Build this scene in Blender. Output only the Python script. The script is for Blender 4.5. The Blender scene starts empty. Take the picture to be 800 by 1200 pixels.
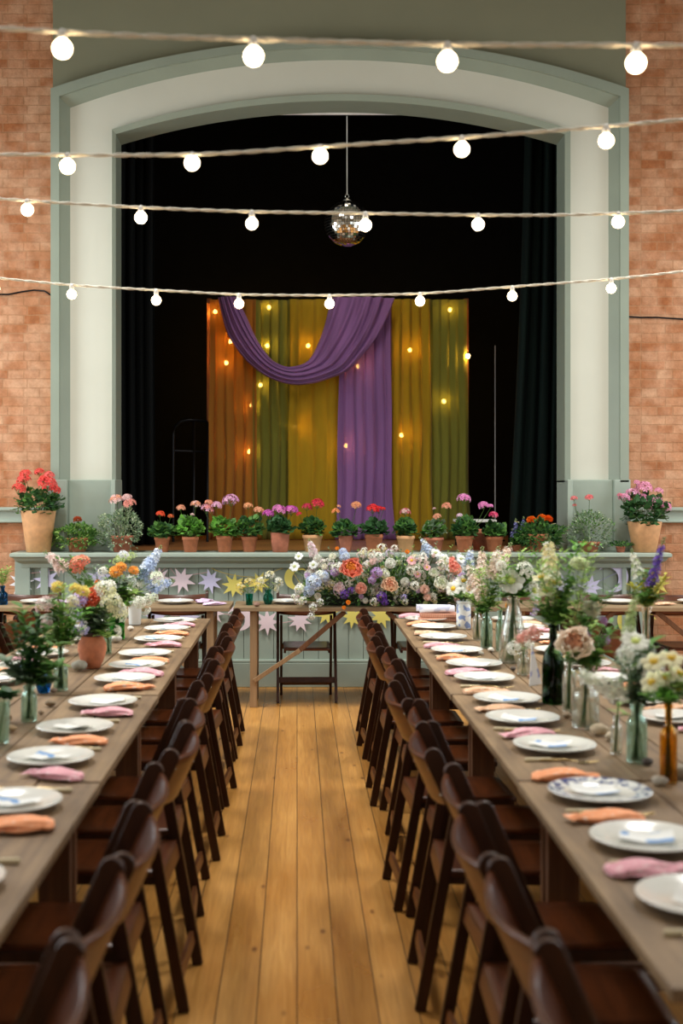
import bpy, bmesh, math, random
from mathutils import Vector, Matrix, Euler, noise
R = random.Random(11)
C = bpy.context.scene.collection
PI = math.pi
F = 1450.0; VX = 348.0; VY = 573.0; CAMZ = 1.63
def P(px, py, Y):
    """where a point of the photograph lies in the hall when it is Y metres away"""
    return Vector(((px-VX)/F*Y, Y, CAMZ-(py-VY)/F*Y))
def XX(px, Y): return (px-VX)/F*Y
def ZZ(py, Y): return CAMZ-(py-VY)/F*Y
def lin(c):
    return tuple(((v/255)/12.92 if v/255 <= .04045 else ((v/255+.055)/1.055)**2.4) for v in c)+(1,)

# ------------------------------------------------------------ materials
MATS = {}
def newmat(name):
    m = bpy.data.materials.new(name); m.use_nodes = True
    nt = m.node_tree; b = nt.nodes['Principled BSDF']
    return m, nt, b
def N(nt, t, **kw):
    n = nt.nodes.new(t)
    for k, v in kw.items():
        if k in n.inputs.keys(): n.inputs[k].default_value = v
        else: setattr(n, k, v)
    return n
def mixc(nt, fac, a, b, mode='MIX'):
    n = nt.nodes.new('ShaderNodeMix'); n.data_type = 'RGBA'; n.blend_type = mode
    for i, v in ((0, fac), (6, a), (7, b)):
        if hasattr(v, 'links'): nt.links.new(v, n.inputs[i])
        else: n.inputs[i].default_value = v
    return n.outputs[2]
def ramp(nt, src, stops):
    r = nt.nodes.new('ShaderNodeValToRGB')
    while len(r.color_ramp.elements) < len(stops): r.color_ramp.elements.new(.5)
    for e, (p, c) in zip(r.color_ramp.elements, stops):
        e.position = p; e.color = c if len(c) == 4 else tuple(c)+(1,)
    nt.links.new(src, r.inputs[0]); return r.outputs[0]
def coords(nt, scale=(1,1,1), rot=(0,0,0), kind='Object'):
    tc = nt.nodes.new('ShaderNodeTexCoord'); mp = nt.nodes.new('ShaderNodeMapping')
    mp.inputs['Scale'].default_value = scale; mp.inputs['Rotation'].default_value = rot
    nt.links.new(tc.outputs[kind], mp.inputs[0]); return mp.outputs[0]
def bump(nt, b, h, s=.3, d=.01):
    n = N(nt, 'ShaderNodeBump', Strength=s, Distance=d); nt.links.new(h, n.inputs['Height']); nt.links.new(n.outputs[0], b.inputs['Normal'])
def plain(name, c, rough=.5, metal=0, var=.12, scale=8, bmp=0, coat=0, spec=.5):
    if name in MATS: return MATS[name]
    m, nt, b = newmat(name); col = lin(c)
    n = N(nt, 'ShaderNodeTexNoise', Scale=scale, Detail=5.); nt.links.new(coords(nt), n.inputs['Vector'])
    dk = tuple(v*(1-var) for v in col[:3])+(1,); lt = tuple(min(1, v*(1+var)) for v in col[:3])+(1,)
    nt.links.new(ramp(nt, n.outputs[0], [(.3, dk), (.7, lt)]), b.inputs['Base Color'])
    b.inputs['Roughness'].default_value = rough; b.inputs['Metallic'].default_value = metal
    b.inputs['Coat Weight'].default_value = coat; b.inputs['Specular IOR Level'].default_value = spec
    if bmp: bump(nt, b, n.outputs[0], bmp, .004)
    MATS[name] = m; return m
def wood(name, c1, c2, axis=1, rough=.45, grain=40, bmp=.25, island=.25, coat=0, spec=.5):
    if name in MATS: return MATS[name]
    m, nt, b = newmat(name)
    sc = [grain, grain, grain]; sc[axis] = grain*.05
    n = N(nt, 'ShaderNodeTexNoise', Scale=1., Detail=6., Roughness=.65, Distortion=.6); nt.links.new(coords(nt, sc), n.inputs['Vector'])
    n2 = N(nt, 'ShaderNodeTexNoise', Scale=3., Detail=4.); nt.links.new(coords(nt), n2.inputs['Vector'])
    c = ramp(nt, n.outputs[0], [(.28, lin(c1)), (.72, lin(c2))])
    c = mixc(nt, n2.outputs[0], c, lin(c1)) if False else mixc(nt, .35, c, ramp(nt, n2.outputs[0], [(.3, lin(c1)), (.7, lin(c2))]))
    g = nt.nodes.new('ShaderNodeNewGeometry')
    c = mixc(nt, island, c, ramp(nt, g.outputs['Random Per Island'], [(0, (.35,.35,.35,1)), (1, (1.,1.,1.,1))]), 'MULTIPLY')
    nt.links.new(c, b.inputs['Base Color']); b.inputs['Roughness'].default_value = rough
    b.inputs['Coat Weight'].default_value = coat; b.inputs['Specular IOR Level'].default_value = spec
    bump(nt, b, n.outputs[0], bmp, .003)
    MATS[name] = m; return m
def leafmat(name, c, var=.35, rough=.5, trans=.25):
    if name in MATS: return MATS[name]
    m, nt, b = newmat(name); col = lin(c)
    g = nt.nodes.new('ShaderNodeNewGeometry')
    dk = tuple(v*(1-var) for v in col[:3])+(1,); lt = tuple(min(1, v*(1+var)) for v in col[:3])+(1,)
    cc = ramp(nt, g.outputs['Random Per Island'], [(0, dk), (1, lt)])
    nt.links.new(cc, b.inputs['Base Color']); b.inputs['Roughness'].default_value = rough; b.inputs['Specular IOR Level'].default_value = .3
    t = nt.nodes.new('ShaderNodeBsdfTranslucent'); nt.links.new(cc, t.inputs[0])
    mx = nt.nodes.new('ShaderNodeMixShader'); mx.inputs[0].default_value = trans
    nt.links.new(b.outputs[0], mx.inputs[1]); nt.links.new(t.outputs[0], mx.inputs[2])
    nt.links.new(mx.outputs[0], nt.nodes['Material Output'].inputs[0])
    MATS[name] = m; return m
def petal(c, var=.18): return leafmat('petal_%d_%d_%d' % c, c, var, .6, .3)
def varieg(name, c1, c2):
    if name in MATS: return MATS[name]
    m = leafmat(name, c1); nt = m.node_tree; b = nt.nodes['Principled BSDF']
    n = N(nt, 'ShaderNodeTexNoise', Scale=90.); nt.links.new(coords(nt), n.inputs['Vector'])
    nt.links.new(ramp(nt, n.outputs[0], [(.46, lin(c1)), (.54, lin(c2))]), b.inputs['Base Color']); return m
def glass(name, c, k=.45, rough=.02):
    if name in MATS: return MATS[name]
    m, nt, b = newmat(name); col = lin(c)
    b.inputs['Base Color'].default_value = col; b.inputs['Roughness'].default_value = rough
    b.inputs['Transmission Weight'].default_value = 1; b.inputs['IOR'].default_value = 1.45
    t = nt.nodes.new('ShaderNodeBsdfTransparent'); t.inputs[0].default_value = col
    mx = nt.nodes.new('ShaderNodeMixShader'); mx.inputs[0].default_value = k
    nt.links.new(t.outputs[0], mx.inputs[1]); nt.links.new(b.outputs[0], mx.inputs[2])
    nt.links.new(mx.outputs[0], nt.nodes['Material Output'].inputs[0])
    MATS[name] = m; return m
def emit(name, c, s):
    if name in MATS: return MATS[name]
    m, nt, b = newmat(name)
    b.inputs['Base Color'].default_value = (1,1,1,1); b.inputs['Emission Color'].default_value = lin(c); b.inputs['Emission Strength'].default_value = s
    MATS[name] = m; return m
def cloth(name, c, transp=.12, transl=.35, weave=0, var=.1, sheen=.2):
    if name in MATS: return MATS[name]
    m, nt, b = newmat(name); col = lin(c)
    n = N(nt, 'ShaderNodeTexNoise', Scale=2.5, Detail=4.); nt.links.new(coords(nt, (3,3,.6)), n.inputs['Vector'])
    dk = tuple(v*(1-var) for v in col[:3])+(1,); lt = tuple(min(1, v*(1+var)) for v in col[:3])+(1,)
    cc = ramp(nt, n.outputs[0], [(.3, dk), (.7, lt)])
    nt.links.new(cc, b.inputs['Base Color']); b.inputs['Roughness'].default_value = .85
    b.inputs['Specular IOR Level'].default_value = .15; b.inputs['Sheen Weight'].default_value = sheen
    t = nt.nodes.new('ShaderNodeBsdfTranslucent'); nt.links.new(cc, t.inputs[0])
    mx = nt.nodes.new('ShaderNodeMixShader'); mx.inputs[0].default_value = transl
    nt.links.new(b.outputs[0], mx.inputs[1]); nt.links.new(t.outputs[0], mx.inputs[2])
    tr = nt.nodes.new('ShaderNodeBsdfTransparent'); mx2 = nt.nodes.new('ShaderNodeMixShader'); mx2.inputs[0].default_value = transp
    nt.links.new(mx.outputs[0], mx2.inputs[1]); nt.links.new(tr.outputs[0], mx2.inputs[2])
    nt.links.new((mx2 if transp else mx).outputs[0], nt.nodes['Material Output'].inputs[0])
    MATS[name] = m; return m
def printed(name, base, ink, scale=30, thr=.56, rough=.8, wave=False):
    """cloth or paper with a small print"""
    if name in MATS: return MATS[name]
    m, nt, b = newmat(name)
    if wave:
        n = N(nt, 'ShaderNodeTexWave', Scale=scale, Distortion=.5); o = n.outputs['Fac']
    else:
        n = N(nt, 'ShaderNodeTexNoise', Scale=scale, Detail=1.); o = n.outputs[0]
    nt.links.new(coords(nt), n.inputs['Vector'])
    nt.links.new(ramp(nt, o, [(thr, lin(base)), (thr+.05, lin(ink))]), b.inputs['Base Color'])
    b.inputs['Roughness'].default_value = rough
    MATS[name] = m; return m

def brick_mat():
    m, nt, b = newmat('hall_brick')
    v = coords(nt, (1,1,1), (PI/2,0,0))
    tc = nt.nodes.new('ShaderNodeTexCoord'); sp = nt.nodes.new('ShaderNodeSeparateXYZ'); cb = nt.nodes.new('ShaderNodeCombineXYZ')
    nt.links.new(tc.outputs['Object'], sp.inputs[0])
    ad = N(nt, 'ShaderNodeMath', operation='ADD'); nt.links.new(sp.outputs[0], ad.inputs[0]); nt.links.new(sp.outputs[1], ad.inputs[1])
    nt.links.new(ad.outputs[0], cb.inputs[0]); nt.links.new(sp.outputs[2], cb.inputs[1])
    wob = N(nt, 'ShaderNodeTexNoise', Scale=6., Detail=2.); nt.links.new(tc.outputs['Object'], wob.inputs['Vector'])
    va = nt.nodes.new('ShaderNodeVectorMath'); va.operation = 'MULTIPLY_ADD'
    nt.links.new(wob.outputs[1], va.inputs[0]); va.inputs[1].default_value = (.012,.012,0); nt.links.new(cb.outputs[0], va.inputs[2])
    def br(c1, c2, mo):
        t = N(nt, 'ShaderNodeTexBrick', Scale=1.); t.offset = .5; t.squash = 1.55; t.squash_frequency = 2
        t.inputs['Color1'].default_value = lin(c1); t.inputs['Color2'].default_value = lin(c2); t.inputs['Mortar'].default_value = lin(mo)
        t.inputs['Mortar Size'].default_value = .007; t.inputs['Mortar Smooth'].default_value = .5; t.inputs['Bias'].default_value = 0
        t.inputs['Brick Width'].default_value = .135; t.inputs['Row Height'].default_value = .078
        nt.links.new(va.outputs[0], t.inputs['Vector']); return t
    t1 = br((190,138,104), (206,162,128), (190,146,112)); t2 = br((166,104,64), (194,142,106), (172,124,88))
    n = N(nt, 'ShaderNodeTexNoise', Scale=5., Detail=6.); nt.links.new(tc.outputs['Object'], n.inputs['Vector'])
    n2 = N(nt, 'ShaderNodeTexNoise', Scale=60., Detail=4.); nt.links.new(tc.outputs['Object'], n2.inputs['Vector'])
    c = mixc(nt, ramp(nt, n.outputs[0], [(.4, (0,0,0,1)), (.6, (1,1,1,1))]), t1.outputs[0], t2.outputs[0])
    n3 = N(nt, 'ShaderNodeTexNoise', Scale=14., Detail=5.); nt.links.new(tc.outputs['Object'], n3.inputs['Vector'])
    c = mixc(nt, .4, c, ramp(nt, n3.outputs[0], [(.32, (.5,.46,.42,1)), (.62, (1,1,1,1))]), 'MULTIPLY')
    c = mixc(nt, .35, c, ramp(nt, n2.outputs[0], [(.3, (.6,.55,.5,1)), (.7, (1,1,1,1))]), 'MULTIPLY')
    nt.links.new(c, b.inputs['Base Color']); b.inputs['Roughness'].default_value = .85; b.inputs['Specular IOR Level'].default_value = .2
    iv = N(nt, 'ShaderNodeMath', operation='MULTIPLY_ADD'); nt.links.new(t1.outputs[1], iv.inputs[0]); iv.inputs[1].default_value = -.7; nt.links.new(n2.outputs[0], iv.inputs[2])
    bump(nt, b, iv.outputs[0], .5, .006)
    return m
def floor_mat():
    m, nt, b = newmat('pine_floorboards')
    tc = nt.nodes.new('ShaderNodeTexCoord')
    mp = nt.nodes.new('ShaderNodeMapping'); mp.inputs['Rotation'].default_value = (0,0,PI/2); nt.links.new(tc.outputs['Object'], mp.inputs[0])
    t = N(nt, 'ShaderNodeTexBrick', Scale=1.); t.offset = .37; t.squash = 1
    t.inputs['Color1'].default_value = (0,0,0,1); t.inputs['Color2'].default_value = (1,1,1,1); t.inputs['Mortar'].default_value = (.5,.5,.5,1)
    t.inputs['Mortar Size'].default_value = .0022; t.inputs['Mortar Smooth'].default_value = .4
    t.inputs['Brick Width'].default_value = 9.3; t.inputs['Row Height'].default_value = .1265
    nt.links.new(mp.outputs[0], t.inputs['Vector'])
    def nz(scale, det=5., dist=0., rough=.6):
        n = N(nt, 'ShaderNodeTexNoise', Scale=1., Detail=det, Distortion=dist, Roughness=rough)
        q = nt.nodes.new('ShaderNodeMapping'); q.inputs['Scale'].default_value = scale; nt.links.new(tc.outputs['Object'], q.inputs[0])
        va = nt.nodes.new('ShaderNodeVectorMath'); va.operation = 'MULTIPLY_ADD'
        nt.links.new(t.outputs[0], va.inputs[0]); va.inputs[1].default_value = (7,9,3); nt.links.new(q.outputs[0], va.inputs[2])
        nt.links.new(va.outputs[0], n.inputs['Vector']); return n.outputs[0]
    g = nz((38,1.6,1), 6., 1.2); big = nz((3,1.1,1), 3.); fine = nz((120,5,1), 4.)
    c = ramp(nt, g, [(.25, lin((160,106,44))), (.55, lin((192,136,64))), (.8, lin((212,162,90)))])
    c = mixc(nt, .3, c, ramp(nt, big, [(.3, lin((150,90,34))), (.7, lin((214,166,94)))]))
    c = mixc(nt, .30, c, ramp(nt, t.outputs[0], [(0, (.62,.56,.5,1)), (1, (1,1,1,1))]), 'MULTIPLY')
    c = mixc(nt, .3, c, ramp(nt, fine, [(.35, (.6,.55,.5,1)), (.6, (1,1,1,1))]), 'MULTIPLY')
    vo = N(nt, 'ShaderNodeTexVoronoi', Scale=1.); q = nt.nodes.new('ShaderNodeMapping'); q.inputs['Scale'].default_value = (9,3.4,1)
    nt.links.new(tc.outputs['Object'], q.inputs[0]); nt.links.new(q.outputs[0], vo.inputs['Vector'])
    c = mixc(nt, ramp(nt, vo.outputs['Distance'], [(.05, (.75,.75,.75,1)), (.12, (0,0,0,1))]), c, lin((96,52,20)))
    c = mixc(nt, t.outputs[1], c, lin((38,20,8)))
    nt.links.new(c, b.inputs['Base Color'])
    nt.links.new(ramp(nt, big, [(.3, (.26,)*3+(1,)), (.7, (.42,)*3+(1,))]), b.inputs['Roughness'])
    iv = N(nt, 'ShaderNodeMath', operation='MULTIPLY_ADD'); nt.links.new(t.outputs[1], iv.inputs[0]); iv.inputs[1].default_value = -2.; nt.links.new(g, iv.inputs[2])
    bump(nt, b, iv.outputs[0], .25, .004)
    return m

# ------------------------------------------------------------ mesh helpers
class MB:
    """collects geometry for one mesh"""
    def __init__(s): s.v = []; s.f = []; s.m = []; s.mats = []; s.sm = []
    def mi(s, mat):
        if mat not in s.mats: s.mats.append(mat)
        return s.mats.index(mat)
    def add(s, vs, fs, mat, smooth=True):
        o = len(s.v); k = s.mi(mat); s.v += [tuple(p) for p in vs]
        for f in fs: s.f.append(tuple(i+o for i in f)); s.m.append(k); s.sm.append(smooth)
        return s
    def box(s, c, d, mat, rot=None, bev=.0):
        bm = bmesh.new(); bmesh.ops.create_cube(bm, size=1)
        bmesh.ops.scale(bm, vec=d, verts=bm.verts)
        if bev: bmesh.ops.bevel(bm, geom=bm.edges[:], offset=min(bev, min(d)*.45), segments=2, affect='EDGES', profile=.6)
        M = Matrix.Translation(c) @ (rot.to_matrix().to_4x4() if rot is not None else Matrix())
        bm.verts.index_update()
        s.add([M @ v.co for v in bm.verts], [[v.index for v in f.verts] for f in bm.faces], mat, False); bm.free(); return s
    def bar(s, a, b, w, t, mat, bev=.003, up=Vector((0,1,0))):
        """a plank from a to b: t thick along 'up', w wide across"""
        a = Vector(a); b = Vector(b); z = (b-a).normalized(); y = (up - z*up.dot(z)).normalized(); x = y.cross(z)
        M = Matrix((x, y, z)).transposed()
        s.box((a+b)/2, (w, t, (b-a).length), mat, M.to_euler(), bev); return s
    def tube(s, pts, r, mat, n=8, cap=True):
        pts = [Vector(p) for p in pts]; rs = r if isinstance(r, (list, tuple)) else [r]*len(pts)
        vs = []; fs = []; up = Vector((.13, .31, .94))
        for i, p in enumerate(pts):
            t = (pts[min(i+1, len(pts)-1)] - pts[max(i-1, 0)])
            t = t.normalized() if t.length > 1e-9 else Vector((0,0,1))
            if abs(t.dot(up)) > .97: up = Vector((.9,.2,.3)).normalized()
            x = t.cross(up).normalized(); y = t.cross(x); up = -y if False else up
            for k in range(n):
                a = 2*PI*k/n; vs.append(p + (x*math.cos(a)+y*math.sin(a))*rs[i])
        for i in range(len(pts)-1):
            for k in range(n):
                fs.append((i*n+k, i*n+(k+1)%n, (i+1)*n+(k+1)%n, (i+1)*n+k))
        if cap: fs.append(tuple(range(n))); fs.append(tuple((len(pts)-1)*n+k for k in reversed(range(n))))
        return s.add(vs, fs, mat)
    def lathe(s, prof, mat, n=24, c=(0,0,0), wob=None, cap=True):
        c = Vector(c); vs = []; fs = []
        for (r, z) in prof:
            for k in range(n):
                a = 2*PI*k/n; rr = r*(wob(a, z) if wob else 1)
                vs.append(c + Vector((rr*math.cos(a), rr*math.sin(a), z)))
        for i in range(len(prof)-1):
            for k in range(n): fs.append((i*n+k, i*n+(k+1)%n, (i+1)*n+(k+1)%n, (i+1)*n+k))
        if cap and prof[0][0] > 1e-5: fs.append(tuple(reversed(range(n))))
        if cap and prof[-1][0] > 1e-5: fs.append(tuple((len(prof)-1)*n+k for k in range(n)))
        return s.add(vs, fs, mat)
    def grid(s, fn, nu, nv, mat, smooth=True):
        vs = [fn(i/nu, j/nv) for i in range(nu+1) for j in range(nv+1)]
        fs = [(i*(nv+1)+j, (i+1)*(nv+1)+j, (i+1)*(nv+1)+j+1, i*(nv+1)+j+1) for i in range(nu) for j in range(nv)]
        return s.add(vs, fs, mat, smooth)
    def prism(s, poly, y0, y1, mat, smooth=False):
        """polygon in XZ, extruded from y0 to y1"""
        n = len(poly); vs = [(x, y0, z) for x, z in poly]+[(x, y1, z) for x, z in poly]
        fs = [tuple(range(n)), tuple(reversed(range(n, 2*n)))]+[(i, i+n, (i+1) % n+n, (i+1) % n) for i in range(n)]
        return s.add(vs, fs, mat, smooth)
    def mesh(s, name):
        me = bpy.data.meshes.new(name); me.from_pydata(s.v, [], s.f)
        for m in s.mats: me.materials.append(m)
        me.polygons.foreach_set('material_index', s.m); me.polygons.foreach_set('use_smooth', s.sm)
        me.update(); bm = bmesh.new(); bm.from_mesh(me); 
        if any(not q for q in s.sm): bmesh.ops.recalc_face_normals(bm, faces=bm.faces)
        bm.to_mesh(me); bm.free(); return me
    def build(s, name, parent=None, loc=None):
        return put(name, s.mesh(name), parent, loc)
def put(name, me, parent=None, loc=None, rot=None, scale=None):
    o = bpy.data.objects.new(name, me); C.objects.link(o)
    if parent is not None: o.parent = parent
    if loc is not None: o.location = loc
    if rot is not None: o.rotation_euler = rot
    if scale is not None: o.scale = (scale,)*3 if not hasattr(scale, '__len__') else scale
    return o
def tag(o, label, cat, group=None, kind=None):
    o['label'] = label; o['category'] = cat
    if group: o['group'] = group
    if kind: o['kind'] = kind
    return o
def thing(name, label, cat, loc=(0,0,0), rz=0, group=None):
    o = bpy.data.objects.new(name, None); o.empty_display_size = .05; C.objects.link(o); o.location = loc; o.rotation_euler = (0,0,rz)
    return tag(o, label, cat, group)
def struct(o, label=None):
    o['kind'] = 'structure'
    if label: o['label'] = label
    return o
def copy_tree(o, parent=None):
    c = o.copy(); C.objects.link(c); c.parent = parent
    for ch in list(KIDS.get(o.name, [])): 
        copy_tree(ch, c); 
    return c
KIDS = {}
def index_kids():
    KIDS.clear()
    for o in bpy.data.objects:
        if o.parent: KIDS.setdefault(o.parent.name, []).append(o)
def dup(proto, loc, rz, label, cat=None, group=None, scale=None):
    """a copy of a thing with copies of its parts and sub-parts"""
    c = copy_tree(proto); c.location = loc; c.rotation_euler = (0,0,rz); c['label'] = label
    if cat: c['category'] = cat
    if group: c['group'] = group
    if scale: c.scale = (scale,)*3
    return c
ORD = 'nearest second third fourth fifth sixth seventh eighth ninth tenth eleventh twelfth thirteenth'.split()
def inframe(x, y, m=12):
    px = VX+F*x/y; return -m < px < 800+m

# palette
sage = plain('sage_paint', (134,144,128), .45, var=.05, scale=3)
sage2 = plain('sage_paint_board', (150,162,148), .5, var=.06, scale=4)
olive = plain('upper_wall_paint', (122,122,98), .8, var=.04, scale=2)
cream = plain('cream_paint', (196,196,180), .7, var=.03, scale=2)
brick = brick_mat()
black = plain('black_cloth', (10,11,12), .95, var=.2, spec=.1)
dkgreen = cloth('dark_green_velvet', (5,17,13), 0, .02, var=.3, sheen=0)
chairwood = wood('stained_chair_wood', (28,12,4), (72,36,13), 2, .4, 30, .15, .2, coat=.05, spec=.3)
chairwood_y = wood('stained_backrest_wood', (40,17,6), (108,54,20), 1, .33, 30, .15, .2, coat=.08, spec=.35)
chairedge = wood('worn_chair_wood', (60,30,11), (132,78,34), 1, .4, 30, .15, .2)
tabletop = wood('weathered_table_boards', (74,54,36), (172,142,104), 1, .55, 20, .6, .45)
tabletop_x = wood('weathered_head_table_boards', (104,82,56), (172,146,110), 0, .6, 34, .5, .35)
tableleg = wood('table_leg_wood', (70,40,20), (128,84,48), 2, .6, 30, .4, .3)
palewood = wood('pale_trestle_wood', (120,92,62), (176,146,108), 2, .6, 30, .4, .3)
metal = plain('steel', (200,198,190), .22, 1)
gold = plain('pale_brass', (205,180,130), .28, 1)
bone = plain('bone_handle', (214,198,160), .4)
darkmetal = plain('dark_metal', (30,30,32), .4, .8)
terra = plain('terracotta', (186,112,76), .85, var=.18, scale=25, bmp=.15)
terra2 = plain('weathered_terracotta', (172,104,78), .85, var=.28, scale=14, bmp=.2)
terra3 = plain('pale_terracotta', (212,160,112), .85, var=.12, scale=20, bmp=.12)
soil = plain('soil', (40,28,20), .95, var=.4, scale=60, bmp=.6)
stemgreen = leafmat('stem_green', (92,124,60), .2)
leaf_mid = leafmat('leaf_mid', (92,136,64)); leaf_dark = leafmat('leaf_dark', (56,96,52)); leaf_light = leafmat('leaf_light', (150,180,96))
leaf_grey = leafmat('leaf_grey', (136,158,128)); leaf_var = varieg('leaf_variegated', (88,122,80), (206,214,178))
leaf_bright = leafmat('leaf_bright', (112,168,68))
# ------------------------------------------------------------ the hall
YW = 10.5                                   # face of the proscenium wall
WX0, WX1 = -4.6, 5.2; TOP = 6.6  # added fill from above for plates, tabletops and floor
fm = floor_mat()
o = MB().box(((WX0+WX1)/2, 4.0, -.02), (WX1-WX0+.4, 13.0, .04), fm).build('floor'); struct(o, 'worn golden pine floorboards running towards the stage')
ceilm = plain('ceiling_paint', (150,146,134), .9)
struct(MB().box(((WX0+WX1)/2, 4.0, TOP+.1), (WX1-WX0+.4, 13.4, .2), ceilm).build('ceiling'))
plaster = plain('hall_plaster', (176,168,150), .9)
o = MB().box(((WX0+WX1)/2, -2.6, TOP/2), (WX1-WX0+.4, .2, TOP), plaster).build('wall_back'); struct(o)
# side walls with tall window openings
WIN = [(-.6, 1.0), (2.2, 3.8), (5.0, 6.6), (7.9, 9.3)]; WZ0, WZ1 = 1.25, 3.7
def side_wall(name, x, s):
    m = MB(); t = .3; xc = x + s*t/2; ys = [-2.5]+[v for w in WIN for v in w]+[10.4]
    for i in range(0, len(ys), 2):
        m.box((xc, (ys[i]+ys[i+1])/2, TOP/2), (t, ys[i+1]-ys[i], TOP), plaster)
    for a, b in WIN:
        m.box((xc, (a+b)/2, WZ0/2), (t, b-a, WZ0), plaster); m.box((xc, (a+b)/2, (WZ1+TOP)/2), (t, b-a, TOP-WZ1), plaster)
    struct(m.build(name))
side_wall('wall_left', WX0, -1); side_wall('wall_right', WX1, 1)
pane = glass('window_glass', (240,245,245), .05)
white = plain('white_paint', (225,225,218), .5)
k = 0
FILL_POS = [(-1.9, 1.6), (2.6, 1.6), (-1.9, 4.6), (2.6, 4.6), (-1.9, 7.4), (2.6, 7.4)]  # unseen overhead fill lights, added to brighten tables and floor
for x, s in ((WX0, -1), (WX1, 1)):
    for a, b in WIN:
        k += 1; m = MB(); xc = x+s*.12
        for y in (a+.03, b-.03, (a+b)/2): m.box((xc, y, (WZ0+WZ1)/2), (.07, .06, WZ1-WZ0), white, bev=.005)
        for j in range(5): m.box((xc, (a+b)/2, WZ0+.03+(WZ1-WZ0-.06)*j/4), (.06, b-a, .05), white, bev=.005)
        w = m.build('window_%d' % k); struct(w, 'tall paned side window of the hall')
        g = MB().box((xc, (a+b)/2, (WZ0+WZ1)/2), (.006, b-a-.08, WZ1-WZ0-.08), pane).build('pane', w)

rfm = plain('overhead_fill_frame', (200,198,190), .6)
for x, y in FILL_POS:
    k += 1; m = MB()
    for sx in (-1, 1): m.box((x+sx*.64, y, TOP-.03), (.08, 1.96, .06), rfm, bev=.005)
    for sy in (-1, 1): m.box((x, y+sy*.94, TOP-.03), (1.2, .08, .06), rfm, bev=.005)
    struct(m.build('window_%d' % k), 'unseen frame round an overhead light added to the hall ceiling')  # invented frames round the added ceiling fills, numbered on after the side windows
# brick beside the proscenium
YB = YW+.06
XL, XR = XX(62, YW), XX(733, YW)
def bwall(x0, x1): return MB().box(((x0+x1)/2, YB+.15, TOP/2), (x1-x0, .3, TOP), brick)
struct(bwall(WX0, XL+.02).build('wall_front_left'), 'orange brick wall left of the arch')
struct(bwall(XR-.02, WX1).build('wall_front_right'), 'orange brick wall right of the arch')
# arch outlines as fractions of the front plane
def arch(xl, xr, zs, za, z0, n=40):
    """left foot, up, over a segmental arch and down again"""
    h = (xr-xl)/2; s = za-zs; rad = (h*h+s*s)/(2*s); cx = (xl+xr)/2; cz = za-rad
    pts = [(xl, z0)]
    a0 = math.asin(h/rad)
    for i in range(n+1):
        a = -a0+2*a0*i/n; pts.append((cx+rad*math.sin(a), cz+rad*math.cos(a)))
    pts.append((xr, z0)); return pts
SZ = 1.108                                   # stage height
PZ = ZZ(565, YW)                             # top of the plinths
def px_arch(xl, xr, ys, ya, z0, Y=YW): return arch(XX(xl,YW), XX(xr,YW), ZZ(ys,YW), ZZ(ya,YW), z0)
A1 = px_arch(62, 733, 108, 51, PZ); A2 = px_arch(72, 723, 117, 60, PZ); A3 = px_arch(82, 713, 126, 70, PZ)
A4 = px_arch(132, 667, 153, 112, PZ); A5 = px_arch(136, 661, 158, 119, PZ)
def ribbon(m, stack, mat):
    """stack: list of (path, y); one strip between each neighbouring pair"""
    for (p, ya), (q, yb) in zip(stack, stack[1:]):
        n = len(p); vs = [(x, ya, z) for x, z in p]+[(x, yb, z) for x, z in q]
        m.add(vs, [(i, i+1, n+i+1, n+i) for i in range(n-1)], mat, False)
    return m
o = ribbon(MB(), [(A1, YB), (A1, YW-.10), (A2, YW-.10), (A2, YW-.07), (A3, YW+.01)], sage).build('trim_1'); struct(o, 'grey green moulding round the outside of the stage arch')
o = ribbon(MB(), [(A3, YW+.01), (A4, YW+.01)], cream).build('wall_front_arch'); struct(o, 'cream painted band of the proscenium arch')
o = ribbon(MB(), [(A4, YW+.01), (A4, YW-.04), (A5, YW-.02), (A5, YW+.31)], sage).build('trim_2'); struct(o, 'grey green reveal and moulding inside the stage arch')
# upper wall between arch and ceiling
pts = A1[1:-1]; m = MB(); n = len(pts)
m.add([(x, YW, z) for x, z in pts]+[(x, YW, TOP) for x, z in pts], [(i, i+1, n+i+1, n+i) for i in range(n-1)], olive, False)
m.add([(pts[0][0], YW, pts[0][1]), (pts[0][0], YB+.05, pts[0][1]), (pts[0][0], YB+.05, TOP), (pts[0][0], YW, TOP)], [(0,1,2,3)], olive, False)
m.add([(pts[-1][0], YW, pts[-1][1]), (pts[-1][0], YB+.05, pts[-1][1]), (pts[-1][0], YB+.05, TOP), (pts[-1][0], YW, TOP)], [(0,1,2,3)], olive, False)
struct(m.build('wall_front_upper'), 'dull olive painted wall above the stage arch')
# plinths under the columns
def plinth(name, a, b, c, d, lab):
    m = MB(); h = PZ+.02-SZ; zc = SZ+h/2
    for x0, x1, y in ((a, b, YW-.13), (b, c, YW-.05), (c, d, YW-.10)):
        X0, X1 = XX(x0, YW), XX(x1, YW); m.box(((X0+X1)/2, (y+YW+.31)/2, zc), (X1-X0, YW+.31-y, h), sage2, bev=.006)
    X0, X1 = XX(a-1, YW), XX(d+1, YW)
    m.box(((X0+X1)/2, YW+.09, SZ+.03), (X1-X0, .46, .06), sage2, bev=.01)
    struct(m.build(name), lab)
plinth('trim_3', 59, 82, 132, 137, 'grey blue plinth under the left column of the arch'); plinth('trim_4', 661, 667, 716, 735, 'grey blue plinth under the right column of the arch')
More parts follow.
